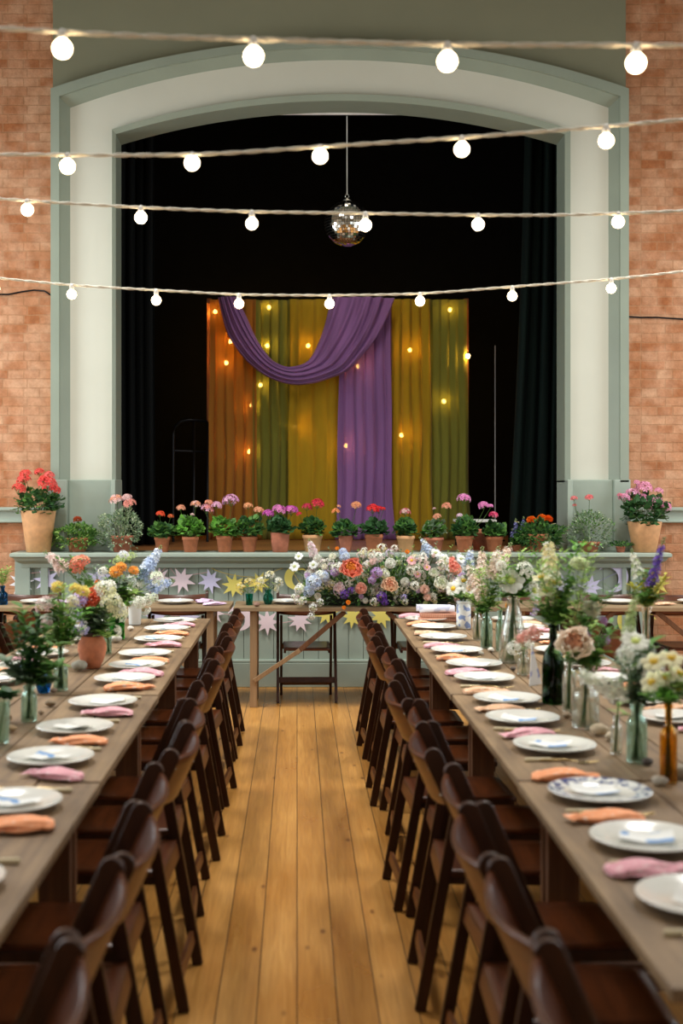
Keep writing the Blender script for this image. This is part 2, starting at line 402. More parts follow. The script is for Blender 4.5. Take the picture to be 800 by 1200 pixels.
# dado rail on the brick
def dado(name, x0, x1, lab):
    z = ZZ(604, YB); m = MB()
    m.box(((x0+x1)/2, YB-.012, z), (x1-x0, .03, .125), sage2, bev=.004); m.box(((x0+x1)/2, YB-.03, z+.055), (x1-x0, .06, .03), sage2, bev=.008)
    m.box(((x0+x1)/2, YB-.02, z-.05), (x1-x0, .045, .02), sage2, bev=.006); struct(m.build(name), lab)
dado('trim_5', WX0, XX(58, YW), 'grey dado rail on the left brick wall'); dado('trim_6', XX(735, YW), WX1, 'grey dado rail on the right brick wall')
# skirting boards
struct(MB().box(((WX0+XX(25,YW))/2, YB-.01, .09), (XX(25,YW)-WX0, .03, .18), sage2, bev=.006).build('baseboard_left'))
struct(MB().box(((WX1+XX(748,YW))/2, YB-.01, .09), (WX1-XX(748,YW), .03, .18), sage2, bev=.006).build('baseboard_right'))

# ------------------------------------------------------------ the stage
YS = 10.2; SX0, SX1 = XX(22, YS), XX(750, YS)
m = MB(); x = SX0; w = .1235
while x < SX1-.01:
    x1 = min(x+w, SX1); m.box(((x+x1)/2, YS+.03, .62), (x1-x-.003, .03, .86), sage2, bev=.004); x = x1
m.box(((SX0+SX1)/2, YS+.05, .6), (SX1-SX0, .02, 1.0), plain('groove_shade', (92,102,94), .9))
struct(m.build('wall_stage_front'), 'grey green tongue and groove boarding on the stage front')
m = MB(); m.box(((SX0+SX1)/2, YS, .10), (SX1-SX0+.09, .072, .20), sage2, bev=.005); m.box(((SX0+SX1)/2, YS+.0, .212), (SX1-SX0+.07, .062, .025), sage2, bev=.01)
struct(m.build('baseboard_stage'), 'painted baseboard along the foot of the stage')
m = MB()
for a, b in ((18, 36), (48, 57), (738, 752), (728, 733)):
    X0, X1 = XX(a, YS), XX(b, YS); m.box(((X0+X1)/2, YS+.0, .55), (X1-X0, .05, 1.06), sage2, bev=.006)
m.box((SX0+.02, (YS+YB)/2, .54), (.04, YB-YS-.01, 1.08), sage2); m.box((SX1-.02, (YS+YB)/2, .54), (.04, YB-YS-.01, 1.08), sage2)
struct(m.build('trim_7'), 'painted posts at the corners of the stage front')
# lip moulding: swept profile (y, z)
LX0, LX1 = XX(12, 10.1), XX(786, 10.1)
prof = [(YS+.3, SZ), (YS-.115, SZ), (YS-.13, SZ-.008), (YS-.13, SZ-.03), (YS-.115, SZ-.038), (YS-.10, SZ-.04), (YS-.085, SZ-.065), (YS-.05, SZ-.085), (YS-.035, SZ-.09), (YS-.03, SZ-.125), (YS+.0, SZ-.13), (YS+.3, SZ-.13)]
m = MB(); n = len(prof); ins = [(YS+.3-p[0])*0+max(0, (p[0]-(YS-.13)))*.75 for p in prof]
vs = [(LX0+min(i, .13), y, z) for (y, z), i in zip(prof, ins)]+[(LX1-min(i, .13), y, z) for (y, z), i in zip(prof, ins)]
vs[0] = (LX0, prof[0][0], SZ); vs[n] = (LX1, prof[0][0], SZ)
m.add(vs, [(i, i+1, n+i+1, n+i) for i in range(n-1)]+[tuple(range(n)), tuple(reversed(range(n, 2*n)))], sage2, False)
struct(m.build('trim_8'), 'moulded grey green lip along the stage edge')
stagefl = wood('stage_floorboards', (96,60,30), (150,98,52), 0, .4, 26, .2, .3)
BX0, BX1, BY, BZ = XX(137,YW)-.9, XX(661,YW)+.9, 14.0, 5.9
m = MB()
for i in range(31): m.box(((BX0+BX1)/2, YS+.30+.06+i*.12, SZ-.02), (BX1-BX0+.0, .117, .04), stagefl, bev=.003)
struct(m.build('floor_stage'), 'brown boards of the raised stage')
m = MB()
m.box(((BX0+BX1)/2, BY, BZ/2), (BX1-BX0, .1, BZ), black); m.box((BX0, (YW+.33+BY)/2, BZ/2), (.1, BY-YW-.33, BZ), black); m.box((BX1, (YW+.33+BY)/2, BZ/2), (.1, BY-YW-.33, BZ), black)
m.box(((BX0+BX1)/2, (YW+.33+BY)/2, BZ), (BX1-BX0, BY-YW-.33, .1), black)
struct(m.build('wall_stage_back'), 'black walls round the back of the stage')

def drape(name, label, x0, x1, z0, z1, Y, mat, folds, amp=.04, seed=0, top=1., flare=None, group=None, cat='curtain', nz=26, gather=0):
    """a hanging length of cloth with irregular folds; flare(u, t) shifts x as a function of the drop t"""
    r = random.Random(seed); ph = [r.uniform(0, 6.28) for _ in range(4)]; f2 = folds*r.uniform(.33, .5); f3 = folds*r.uniform(1.7, 2.2)
    W = x1-x0; nu = max(24, int(W/.009))
    def fn(u, v):
        z = z1+(z0-z1)*v
        a = amp*(top+(1-top)*v)*(.75+.25*math.sin(ph[0]+v*2))
        uu = u+.012*math.sin(v*3+ph[1])
        y = a*(math.sin(2*PI*folds*uu+ph[2]+.4*math.sin(3*v))*.7+.5*math.sin(2*PI*f2*uu+ph[3])+.22*math.sin(2*PI*f3*uu+v*1.5))
        x = x0+W*u+.25*a*math.cos(2*PI*folds*uu+ph[2])
        if flare: x += flare(u, v)
        return (x, Y+y, z)
    o = MB().grid(fn, nu, nz, mat).build(name)
    mod = o.modifiers.new('hem', 'SOLIDIFY'); mod.thickness = .0025
    return tag(o, label, cat, group)
drape('stage_curtain', 'very dark green velvet stage curtain on the right of the arch', XX(618,11.3), XX(668,11.3), SZ+.01, 5.4, 11.35, dkgreen, 4.5, .06, 3, flare=lambda u, v: -(1-u)*.16*v**1.5)
drape('stage_curtain', 'black stage curtain behind the left side of the arch', XX(128,11.3), XX(182,11.3), SZ+.01, 5.4, 11.35, cloth('black_velvet', (4,6,6), 0, .02, sheen=0), 5, .05, 4)

# coloured drapes on their wooden frame
YD = 12.7; ZT = ZZ(351, YD); SB = SZ+.006
cols = dict(orange=cloth('orange_muslin', (190,130,52), .16, .35), olive=cloth('olive_muslin', (146,146,62), .16, .35), mustard=cloth('mustard_muslin', (202,168,44), .16, .35),
            purple=cloth('purple_muslin', (170,124,186), .08, .3), mauve=cloth('mauve_muslin', (180,140,140), .12, .35))
for nme, a, b, z, dy, lab, fo in (
    ('orange', 246, 300, 633, 0, 'orange muslin drape at the left end of the stage backdrop', 5),
    ('olive', 294, 346, 634, .03, 'olive green muslin drape between the orange and mustard ones', 5),
    ('mustard', 340, 402, 634, -.01, 'mustard yellow muslin drape left of the hanging purple one', 4),
    ('purple', 397, 457, 640, -.05, 'long purple muslin drape reaching the stage floor', 5),
    ('mauve', 450, 466, 632, .02, 'narrow dusty mauve drape beside the purple one', 2),
    ('mustard', 458, 503, 634, -.02, 'mustard yellow muslin drape right of the purple one', 4),
    ('olive', 496, 547, 633, .01, 'olive green muslin drape at the right end of the backdrop', 5)):
    drape('muslin_drape', lab, XX(a,YD), XX(b,YD), SB, ZT, YD+dy, cols[nme], fo, .033, a, top=.7, group='coloured drapes of the stage backdrop',
          flare=(lambda u, v: (u-.5)*.10*v**3+.015*math.sin(9*v+u*4)*v))
# swag
lo = [(257,351),(262,372),(269,394),(281,413),(295,429),(316,444),(341,452),(366,451),(390,444),(408,436),(424,420),(440,400),(453,376),(462,352)]
up = [(279,351),(284,362),(291,376),(299,394),(309,411),(320,424),(334,431),(346,431),(358,427),(366,419),(374,404),(381,386),(386,368),(390,351)]
def lerp(L, t):
    t = max(0, min(.99999, t))*(len(L)-1); i = int(t); f = t-i
    p0 = L[max(i-1, 0)]; p1 = L[i]; p2 = L[min(i+1, len(L)-1)]; p3 = L[min(i+2, len(L)-1)]
    return tuple(.5*((2*b)+(c-a)*f+(2*a-5*b+4*c-d)*f*f+(3*b-a-3*c+d)*f**3) for a, b, c, d in zip(p0, p1, p2, p3))
def swag(u, v):
    a = lerp(up, u); b = lerp(lo, u); vv = v+.03*math.sin(7*v+5*u)
    x = a[0]+(b[0]-a[0])*vv; z = a[1]+(b[1]-a[1])*vv
    y = YD-.13-.05*math.sin(PI*u)-.07*math.sin(PI*v)**.7+(.013+.010*u)*math.sin(2*PI*(4.5*v+.5*math.sin(2.5*u)))+.008*math.sin(2*PI*(10*v+.8*u))
    return (XX(x, YD), y, ZZ(z, YD))
o = MB().grid(swag, 90, 80, cols['purple']).build('swag'); mod = o.modifiers.new('hem', 'SOLIDIFY'); mod.thickness = .003
tag(o, 'purple muslin swag looped across the top of the backdrop', 'swag')
fw = wood('frame_timber', (120,66,26), (170,104,48), 2, .6)
t = thing('backdrop_frame', 'orange brown timber frame carrying the coloured drapes', 'frame', (XX(396,YD), YD+.14, SZ))
w2 = XX(548,YD)-XX(396,YD)
for s in (-1, 1):
    MB().box((s*w2, 0, (ZT+.03-SZ)/2), (.05, .04, ZT+.03-SZ), fw, bev=.004).build('post', t)
    MB().bar((s*w2, .02, .012), (s*w2, .5, .012), .05, .024, fw, up=Vector((0,0,1))).build('foot', t)
MB().box((0, -.03, ZT-.015-SZ), (2*w2, .04, .03), fw, bev=.004).build('crossbar', t)
# lights behind the muslin
warm = emit('warm_filament', (255,196,96), 170)
t = thing('fairy_light_string', 'string of small warm bulbs glowing behind the coloured drapes', 'string lights', (0,0,0))
pts = [(252,365),(270,400),(265,425),(315,360),(313,405),(305,451),(295,475),(292,529),(345,499),(361,405),(419,429),(405,522),(480,410),(470,510),(520,470),(527,363),(548,417)]
cp = []
order = [(246,352)]+sorted(pts, key=lambda p: p[0]+.15*p[1])
for i, p in enumerate(order):
    v = P(p[0], p[1], YD+.085); v.z += .03 if i else 0; cp.append(v)
sm = []
for a, b in zip(cp, cp[1:]):
    for k in range(6): f = k/6; q = a.lerp(b, f); q.z -= .05*math.sin(PI*f); sm.append(q)
sm.append(cp[-1]); MB().tube(sm, .0025, darkmetal, 5).build('cable', t)
for p in pts:
    v = P(p[0], p[1], YD+.085 if p[0] != 548 else YD-.02)
    h = MB().lathe([(.007,0),(.008,.012),(.006,.024)], darkmetal, 8, c=(0,0,.014)).build('socket', t, v)
    MB().lathe([(0,-.024),(.012,-.021),(.019,-.011),(.021,0),(.018,.01),(.009,.018),(.006,.022)], warm, 12).build('bulb', h)
# stage furniture
t = thing('handrail', 'dark metal handrail standing at the left of the stage', 'handrail', P(223, 630, 12.2)*1)
t.location.z = SZ; q = 12.2/F
def rel(px, py, dy=0): return (XX(px,12.2)-t.location.x, dy, ZZ(py,12.2)-SZ)
MB().tube([rel(203,632)[:2]+(.0,), rel(203,508), rel(205,500), rel(212,494), rel(222,492), rel(243,494)], .014, darkmetal).build('top_rail', t)
MB().tube([(rel(227,632)[0], 0, 0), rel(227,493)], .014, darkmetal).build('post', t)
MB().tube([(rel(243,632)[0], 0, 0), rel(243,494)], .014, darkmetal).build('post', t)
MB().tube([rel(203,528), rel(243,530)], .012, darkmetal).build('middle_rail', t)
t = thing('stage_pole', 'thin white vertical pole standing on the dark stage', 'pole', (XX(580,12.4), 12.4, SZ))
MB().lathe([(.10,0),(.10,.012),(.02,.02)], darkmetal, 20).build('base', t); MB().tube([(0,0,.01), (0,0,ZZ(405,12.4)-SZ)], .006, plain('grey_pole', (150,150,150), .4)).build('shaft', t)
t = thing('stage_table', 'low dark table with a white top edge on the stage', 'table', (XX(556,11.4), 11.4, SZ))
MB().box((0,0,.23), (.36,.3,.022), white, bev=.004).build('top', t)
for sx in (-1, 1):
    for sy in (-1, 1): MB().box((sx*.15, sy*.12, .11), (.03,.03,.22), darkmetal, bev=.003).build('leg', t)
t = thing('stage_table', 'low table with a pale top behind the pots on the left of the stage', 'table', (XX(180,11.6), 11.6, SZ))
MB().box((0,0,.16), (.30,.3,.02), white, bev=.004).build('top', t)
for sx in (-1, 1):
    for sy in (-1, 1): MB().box((sx*.12, sy*.12, .075), (.03,.03,.15), darkmetal, bev=.003).build('leg', t)
t = thing('drape_fill_spot', 'unseen black can spotlight added above the stage to brighten the drapes', 'spotlight', (.55, 11.0, 5.5))  # invented fixture, out of view, for the lamp added to light the drapes
MB().lathe([(.0,.16),(.07,.15),(.08,.0),(.085,-.02),(.083,-.02),(.078,.0)], darkmetal, 24).build('lamp_housing', t).rotation_euler = (.46,0,0)
MB().tube([(0,.0,.12),(0,0,.34)], .012, darkmetal).build('hanger', t)
# white batten and disco ball
o = MB().tube([(BX0+.06, 11.0, ZZ(134,11.0)+.035), (BX1-.06, 11.0, ZZ(134,11.0)+.035)], .04, white, 14).build('lighting_bar'); tag(o, 'white bar fixed across the top of the stage opening', 'bar')
bc = P(406.5, 262, 10.98)
t = thing('disco_ball', 'silver mirrored disco ball hanging in the stage opening', 'disco ball', bc)
mir = bpy.data.materials.new('mirror_tile'); mir.use_nodes = True; b = mir.node_tree.nodes['Principled BSDF']
b.inputs['Metallic'].default_value = 1; b.inputs['Roughness'].default_value = .08; b.inputs['Base Color'].default_value = (.82,.8,.74,1)
rr = .203; m = MB(); nl = 26
for i in range(nl):
    a0, a1 = -PI/2+PI*i/nl, -PI/2+PI*(i+1)/nl; am = (a0+a1)/2; n = max(5, int(2*nl*math.cos(am)))
    for k in range(n):
        b0 = 2*PI*(k+.06)/n; b1 = 2*PI*(k+.94)/n; c0 = a0+.06*(a1-a0); c1 = a1-.06*(a1-a0)
        cc = Vector((math.cos(am)*math.cos((b0+b1)/2), math.cos(am)*math.sin((b0+b1)/2), math.sin(am)))
        jit = Vector((R.gauss(0,.03), R.gauss(0,.03), R.gauss(0,.03)))
        q = []
        for aa, bb in ((c0,b0),(c0,b1),(c1,b1),(c1,b0)):
            v = Vector((math.cos(aa)*math.cos(bb), math.cos(aa)*math.sin(bb), math.sin(aa)))
            q.append(v*rr*(1+jit.dot(v-cc)*.9))
        m.add(q, [(0,1,2,3)], mir, False)
me = m.mesh('mirror_tiles'); put('mirror_tiles', me, t)
MB().lathe([(rr*.985*math.cos(a), rr*.985*math.sin(a)) for a in [(-PI/2)+PI*i/20 for i in range(21)]], plain('grout', (60,56,50), .6), 40).build('core', t)
MB().lathe([(.0,.232),(.02,.228),(.028,.215),(.05,.2),(.05,.194)], metal, 20).build('cap', t)
MB().tube([(.016*math.cos(a), 0, .243+.016*math.sin(a)) for a in [2*PI*i/16 for i in range(17)]], .003, metal, 6).build('ring', t)
MB().tube([(0,.0,.255), (0,.02,ZZ(136,11.0)+.0-bc.z)], .005, plain('pale_cord', (196,194,186), .7), 6).build('cord', t)

# cables on the brick
def cable(label, pts, Y, r=.007):
    o = MB().tube([P(a, b, Y) for a, b in pts], r, darkmetal, 6).build('wall_cable'); tag(o, label, 'cable')
cable('thin dark cable running along the left brick wall', [(-20,344),(0,345),(10,345),(25,342),(40,340),(52,341),(60,346)], YB-.008)
cable('thin dark cable running along the right brick wall', [(735,371),(750,372),(770,372),(800,374),(830,374)], YB-.008)

# ------------------------------------------------------------ festoon strings
ropem = plain('white_twisted_flex', (214,206,186), .6)
glow = emit('lit_bulb', (255,226,180), 15)
sockm = plain('white_bulb_holder', (226,222,212), .5)
def festoon(label, Y, curve, bulbs, rad):
    """curve: points of the flex; the ends run on to the side walls"""
    t = thing('festoon_light_string', label, 'string lights', (0,0,0), group='festoon strings across the hall')
    cs = sorted(curve); xs = [XX(a,Y) for a, b in cs]; zs = [ZZ(b,Y) for a, b in cs]
    def zat(x):
        if x <= xs[0]: s = (zs[1]-zs[0])/(xs[1]-xs[0]); return zs[0]+s*(x-xs[0])*1.15
        if x >= xs[-1]: s = (zs[-1]-zs[-2])/(xs[-1]-xs[-2]); return zs[-1]+s*(x-xs[-1])*1.15
        for i in range(len(xs)-1):
            if x <= xs[i+1]:
                f = (x-xs[i])/(xs[i+1]-xs[i]); m0 = (zs[i+1]-zs[max(i-1,0)])/(xs[i+1]-xs[max(i-1,0)]); m1 = (zs[min(i+2,len(xs)-1)]-zs[i])/(xs[min(i+2,len(xs)-1)]-xs[i]); h = xs[i+1]-xs[i]
                return (2*f**3-3*f*f+1)*zs[i]+(f**3-2*f*f+f)*h*m0+(-2*f**3+3*f*f)*zs[i+1]+(f**3-f*f)*h*m1
    # two twisted strands
    m = MB(); n = 420; x0, x1 = WX0+.02, WX1-.02
    for ph in (0, PI):
        m.tube([(x0+(x1-x0)*i/n, Y+.0032*math.cos(i*.95+ph), zat(x0+(x1-x0)*i/n)+.0032*math.sin(i*.95+ph)) for i in range(n+1)], .0042, ropem, 6)
    m.build('flex', t)
    sp = sum(b-a for (a, _), (b, _) in zip(bulbs, bulbs[1:]))/(len(bulbs)-1)
    for bx, by in bulbs:
        c = P(bx, by, Y); zr = zat(c.x); top = rad*.82; gap = zr-c.z
        h = MB().lathe([(rad*.36, top),(rad*.46, top+.003),(rad*.5, gap-.012),(rad*.36, gap+.002),(rad*.16, gap+.008)], sockm, 16).build('bulb_holder', t, c)
        MB().lathe([(rad*math.sin(a), -rad*math.cos(a)) for a in [i/14*PI*.84 for i in range(15)]]+[(rad*.36, top+.004)], glow, 24).build('bulb', h)
festoon('festoon string nearest the camera, across the top of the picture', 3.35, [(-60,28),(0,33),(140,41),(297,46),(524,52),(745,53),(860,54)], [(73,57),(297,66),(524,72),(745,74)], .0262)
festoon('second festoon string from the camera, rising to the right', 4.35, [(-60,180),(0,181),(225,181),(375,172),(541,161),(710,148),(800,140),(860,134)], [(79,195),(225,191),(375,183),(541,175),(710,165)], .0262)
festoon('third festoon string from the camera, passing the disco ball', 5.4, [(-60,227),(0,233),(165,243),(295,248),(428,250),(560,252),(650,252),(725,250),(800,247),(860,243)], [(32,246),(165,255),(295,262),(428,264),(560,263),(724,260)], .0262)
festoon('lowest festoon string, hanging just above the coloured drapes', 6.8, [(-60,319),(0,326),(84,334),(183,340),(280,345),(386,346),(492,344),(600,336),(716,327),(800,318),(860,310)], [(-6,338),(84,345),(183,352),(280,356),(386,356),(492,353),(600,347),(716,338)], .0262)
# ------------------------------------------------------------ chairs
def make_chair(variant=0):
    """folding chair, sitter looks along +x, origin on the floor"""
    t = bpy.data.objects.new('folding_chair', None); C.objects.link(t)
    U0 = Vector((.19, 0, 0)); U1 = Vector((-.178, 0, .825)); ax = (U1-U0).normalized()
    def on(z): f = z/.825; return U0.lerp(U1, f)
    for s in (-1, 1):
        m = MB(); y = s*.222
        # plank with rounded top, wide face to the side
        d = Vector((ax.x, 0, ax.z)); nrm = Vector((d.z, 0, -d.x))
        def ply(w0, w1, a, b, rnd):
            pts = []
            L = (b-a).length
            pts.append(a+nrm*w0/2*1.05); 
            if rnd:
                r = w1/2
                for k in range(9): an = PI*k/8; pts.append(b - d*r + nrm*r*math.cos(an)+d*r*math.sin(an))
            else: pts += [b+nrm*w1/2, b-nrm*w1/2]
            pts.append(a-nrm*w0/2); return [(p.x, p.z) for p in pts]
        poly = ply(.040, .056, U0, U1, True)
        # level foot
        poly = [(x, max(z, 0)) for x, z in poly]
        m.prism(poly, y-.011, y+.011, chairwood); o = m.build('front_leg', t); bevel(o, .003)
    RF = Vector((-.205, 0, 0)); RT = Vector((-.088, 0, .64))
    for s in (-1, 1):
        m = MB(); m.bar(RF+Vector((0,s*.195,0.002)), RT+Vector((0,s*.195,0)), .036, .020, chairwood, .003); m.build('rear_leg', t)
    m = MB(); z = .165; p = on(z); m.bar((p.x,-.212,z), (p.x,.212,z), .045, .018, chairwood, .003, up=Vector((1,0,.4))); m.build('front_stretcher', t)
    m = MB(); z = .10; p = RF.lerp(RT, z/.64); m.bar((p.x,-.187,z), (p.x,.187,z), .04, .016, chairedge, .003, up=Vector((1,0,-.2))); m.build('rear_stretcher', t)
    m = MB(); z = .395; p = RF.lerp(RT, z/.64); m.bar((p.x,-.187,z), (p.x,.187,z), .045, .018, chairedge, .003, up=Vector((1,0,-.2))); m.build('seat_rail', t)
    # seat: dished slab with a rail at the front
    def seat(u, v):
        x = -.135+.40*u; y = (v-.5)*.36*(1-.06*u)
        return (x, y, .432-.012*math.sin(PI*u)*math.sin(PI*v)+(.0 if u < .9 else -(u-.9)*.08))
    m = MB(); m.grid(seat, 12, 10, chairwood_y); o = m.build('seat', t); md = o.modifiers.new('s', 'SOLIDIFY'); md.thickness = .016; md.offset = -1
    for s in (-1, 1): MB().box((.065, s*.168, .404), (.38, .018, .03), chairwood, bev=.003).build('seat_bearer', t)
    # curved backrest board standing behind the uprights
    n2 = Vector((-ax.z, 0, ax.x))                     # to the rear
    def bk(u, v, off=0):
        zz = .655+.155*v; p = on(zz); yy = (u-.5)*2; r = .045*(1-yy*yy)+.013
        c = 1-.10*(abs(yy)**8)
        zc = (.73-zz)*(1-c)
        q = p + n2*(r+off); return (q.x, yy*.232, q.z+zc)
    m = MB(); m.grid(bk, 22, 6, chairwood_y); o = m.build('backrest', t); md = o.modifiers.new('s', 'SOLIDIFY'); md.thickness = .014; md.offset = 0; bevel(o, .004)
    for s in (-1, 1):
        for z in (.69, .775):
            p = on(z)+n2*.024
            MB().lathe([(0,.006),(.006,.004),(.008,0)], metal, 10).build('bolt', t, (p.x, s*.222, p.z)).rotation_euler = (0, -1.15, 0)
    return t
def bevel(o, w):
    b = o.modifiers.new('edge', 'BEVEL'); b.width = w; b.segments = 2; b.limit_method = 'ANGLE'; b.angle_limit = .8
chair0 = make_chair(); 
def bake_mods(root):
    """turn the modifiers of a prototype into plain mesh data, so that copies share it"""
    dg = bpy.context.evaluated_depsgraph_get()
    for o in root.children_recursive:
        if o.type == 'MESH' and o.modifiers:
            me = bpy.data.meshes.new_from_object(o.evaluated_get(dg)); o.modifiers.clear(); o.data = me
            me.polygons.foreach_set('use_smooth', [True]*len(me.polygons) if o.name.startswith(('seat','backrest')) else [p.use_smooth for p in me.polygons])
bpy.context.view_layer.update(); bake_mods(chair0); index_kids()
first = [True]
def chair(x, y, rz, label, group):
    if first[0]:
        first[0] = False; o = chair0; o.location = (x, y, 0); o.rotation_euler = (0,0,rz); tag(o, label, 'chair', group); return o
    return tagc(dup(chair0, (x, y, 0), rz, label, 'chair', group))
def tagc(o): return o

# ------------------------------------------------------------ tables
TX_R0, TX_R1 = .66, 1.62; TX_L0, TX_L1 = -1.55, -.59
BND = [2.165, 3.735, 5.30, 6.875, 8.44]; TH = .75
def long_table(name, x0, x1, y0, y1, label, seed, group):
    r = random.Random(seed); L = y1-y0-.012; W = x1-x0
    t = thing(name, label, 'table', ((x0+x1)/2, (y0+y1)/2, 0), r.uniform(-.004,.004), group)
    m = MB(); n = 5; wv = W/n
    for i in range(n):
        dx = r.uniform(-.002,.002); e0 = r.uniform(0,.012); e1 = r.uniform(0,.012)
        c = (-W/2+wv*(i+.5)+dx, (e0-e1)/2, TH-.0145+r.uniform(-.0012,.0012)); 
        m.box(c, (wv-.004, L-e0-e1, .027), tabletop, bev=.004)
    o = m.build('tabletop', t)
    for v in o.data.vertices:                                     # worn, nibbled edges
        if abs(abs(v.co.x)-W/2) < .006: v.co.x += noise.noise(v.co*3+Vector((seed,0,0)))*.004
    for sx in (-1, 1):
        for sy in (-1, 1):
            MB().box((sx*(W/2-.13), sy*(L/2-.035), (TH-.03)/2), (.095, .044, TH-.03), tableleg, bev=.004).build('leg', t)
        MB().box((sx*(W/2-.13), 0, TH-.03-.04), (.03, L-.17, .07), tableleg, bev=.003).build('side_rail', t)
    for sy in (-1, 1):
        MB().box((0, sy*(L/2-.035), TH-.03-.035), (W-.37, .03, .06), tableleg, bev=.003).build('end_rail', t)
        MB().box((0, sy*(L/2-.035), .16), (W-.37, .03, .05), tableleg, bev=.003).build('cross_rail', t)
for i in range(4):
    w = ['nearest the camera', 'second from the camera', 'third from the camera', 'farthest from the camera'][i]
    long_table('banquet_table', TX_R0, TX_R1, BND[i], BND[i+1], 'rustic plank table in the right-hand row, '+w, i+1, 'tables of the right row')
    long_table('banquet_table', TX_L0, TX_L1, BND[i]-.01, BND[i+1]-.01, 'rustic plank table in the left-hand row, '+w, i+11, 'tables of the left row')
CY = []
for i in range(4):
    mid = (BND[i]+BND[i+1])/2
    CY += [mid-.465, mid, mid+.465]
R.seed(5)
ys = [2.02]+CY[:]
jitR = [(.0,0),(.0,.03),(-.015,-.03),(.02,.05),(-.02,-.03),(.02,.0),(-.03,.04),(.01,-.05),(.03,.03),(-.02,0),(.02,-.03),(-.01,.04),(0,0)]
for i, y in enumerate(ys):
    dx, dr = jitR[i]
    yy = y if i else 1.99
    chair(.615+dx, yy, dr, 'dark folding chair on the aisle side of the right tables, %s from the camera' % ORD[i] if i else 'dark folding chair on the aisle side of the right tables, nearest the camera', 'chairs on the aisle side of the right tables')
for i, y in enumerate([1.99]+CY):
    dx, dr = jitR[-1-i]
    lab = 'dark folding chair on the aisle side of the left tables, %s' % (ORD[i]+' from the camera' if i else 'nearest the camera')
    chair(-.572+dx*.7, y+.0, PI-dr, lab, 'chairs on the aisle side of the left tables')
def seen_from(lst, lim=12): return lst
k = 0
for y in CY:
    x = 1.68
    if inframe(x-.15, y, 10):
        chair(x+R.uniform(-.02,.03), y, PI+R.uniform(-.06,.06), 'folding chair on the outer side of the right tables, '+(ORD[k]+' from the camera' if k else 'nearest of those in view'), 'chairs on the outer side of the right tables'); k += 1
k = 0
for y in CY:
    x = -1.62
    if inframe(x+.15, y, 10):
        chair(x+R.uniform(-.03,.02), y, R.uniform(-.06,.06), 'folding chair on the outer side of the left tables, '+(ORD[k]+' from the camera' if k else 'nearest of those in view'), 'chairs on the outer side of the left tables'); k += 1
# head table
HY0, HY1 = 9.17, 9.71; HH = .752
def head_table(px0, px1, label, seed):
    x0, x1 = XX(px0, HY0), XX(px1, HY0); r = random.Random(seed); L = x1-x0; D = HY1-HY0
    t = thing('trestle_table', label, 'table', ((x0+x1)/2, (HY0+HY1)/2, 0), 0, 'trestle tables before the stage')
    m = MB()
    for i in range(3): m.box((r.uniform(-.003,.003), -D/2+D/3*(i+.5), HH-.016), (L-.01, D/3-.004, .03), tabletop_x, bev=.004)
    m.build('tabletop', t)
    for sx in (-1, 1):
        for sy in (-1, 1): MB().box((sx*(L/2-.155), sy*(D/2-.075), (HH-.032)/2), (.052, .052, HH-.032), palewood, bev=.004).build('leg', t)
        MB().box((sx*(L/2-.155), 0, HH-.07), (.04, D-.2, .06), palewood, bev=.003).build('end_rail', t)
        MB().box((sx*(L/2-.155), 0, .2), (.035, D-.2, .04), palewood, bev=.003).build('foot_rail', t)
        # folding brace in two lengths
        a = Vector((sx*(L/2-.16), -D/2+.045, .20)); kx = sx*(L/2-.50); kz = .2+.34*.62
        b = Vector((kx, -D/2+.02, kz+.02)); c = Vector((sx*.155, -D/2+.045, HH-.035))
        MB().bar(a, b, .032, .018, palewood, .003).build('brace', t); MB().bar(b-(c-b).normalized()*.03+Vector((0,.019,0)), c, .036, .018, tableleg, .003).build('brace', t)
head_table(-48, 270, 'left-hand trestle table of the three before the stage', 1)
head_table(272, 586, 'middle trestle table before the stage, carrying the big flower arrangement', 2)
head_table(588, 905, 'right-hand trestle table of the three before the stage', 3)
heads = [(30,'leftmost, behind the left-hand trestle table'),(119,'second from the left'),(206,'third from the left, before pale pink stars'),(359,'fully seen under the middle trestle table'),(494,'behind the big flower arrangement'),(628,'just right of the big flower arrangement'),(719,'second from the right, under the lilac moon'),(800,'rightmost, cut by the edge of the picture')]
for px, w in heads:
    chair(XX(px, 9.55), 9.605, -PI/2+R.uniform(-.02,.02), 'brown folding chair between trestle tables and stage, '+w, 'chairs behind the trestle tables')

# ------------------------------------------------------------ place settings
china = plain('white_china', (226,224,214), .18, var=.02, coat=.3)
chinab = printed('blue_rimmed_china', (222,222,216), (70,84,130), 60, .5, .2)
blue_ink = printed('paper_with_blue_sprig', (232,232,226), (120,160,206), 17, .60, .8)
paper = plain('white_paper', (232,230,222), .8, var=.03)
nap_o = printed('orange_napkin_cloth', (240,160,112), (232,196,172), 55, .60, .9)
nap_p = printed('pink_napkin_cloth', (222,160,168), (232,196,196), 70, .58, .9)
nap_s = printed('peach_napkin_cloth', (226,178,140), (238,206,180), 60, .58, .9)
nap_l = printed('lilac_striped_napkin_cloth', (206,160,206), (236,220,236), 30, .5, .9, True)
def plate_mesh(R0=.138, rim=None):
    m = MB(); mat = china
    p = [(0,.004),(.06,.0035),(.062,0),(.07,0),(.072,.005),(.095,.010),(R0,.021),(R0+.0015,.0235),(R0-.001,.025)]
    m.lathe(p, mat, 48, cap=False)
    top = [(R0-.001,.025),(.100,.0165),(.090,.011),(.0,.0095)]
    if rim: m.lathe(top[:2], rim, 48, cap=False); m.lathe(top[1:], mat, 48, cap=False)
    else: m.lathe(top, mat, 48, cap=False)
    return m.mesh('plate')
PL = [plate_mesh(), plate_mesh(.145, chinab), plate_mesh(.128)]
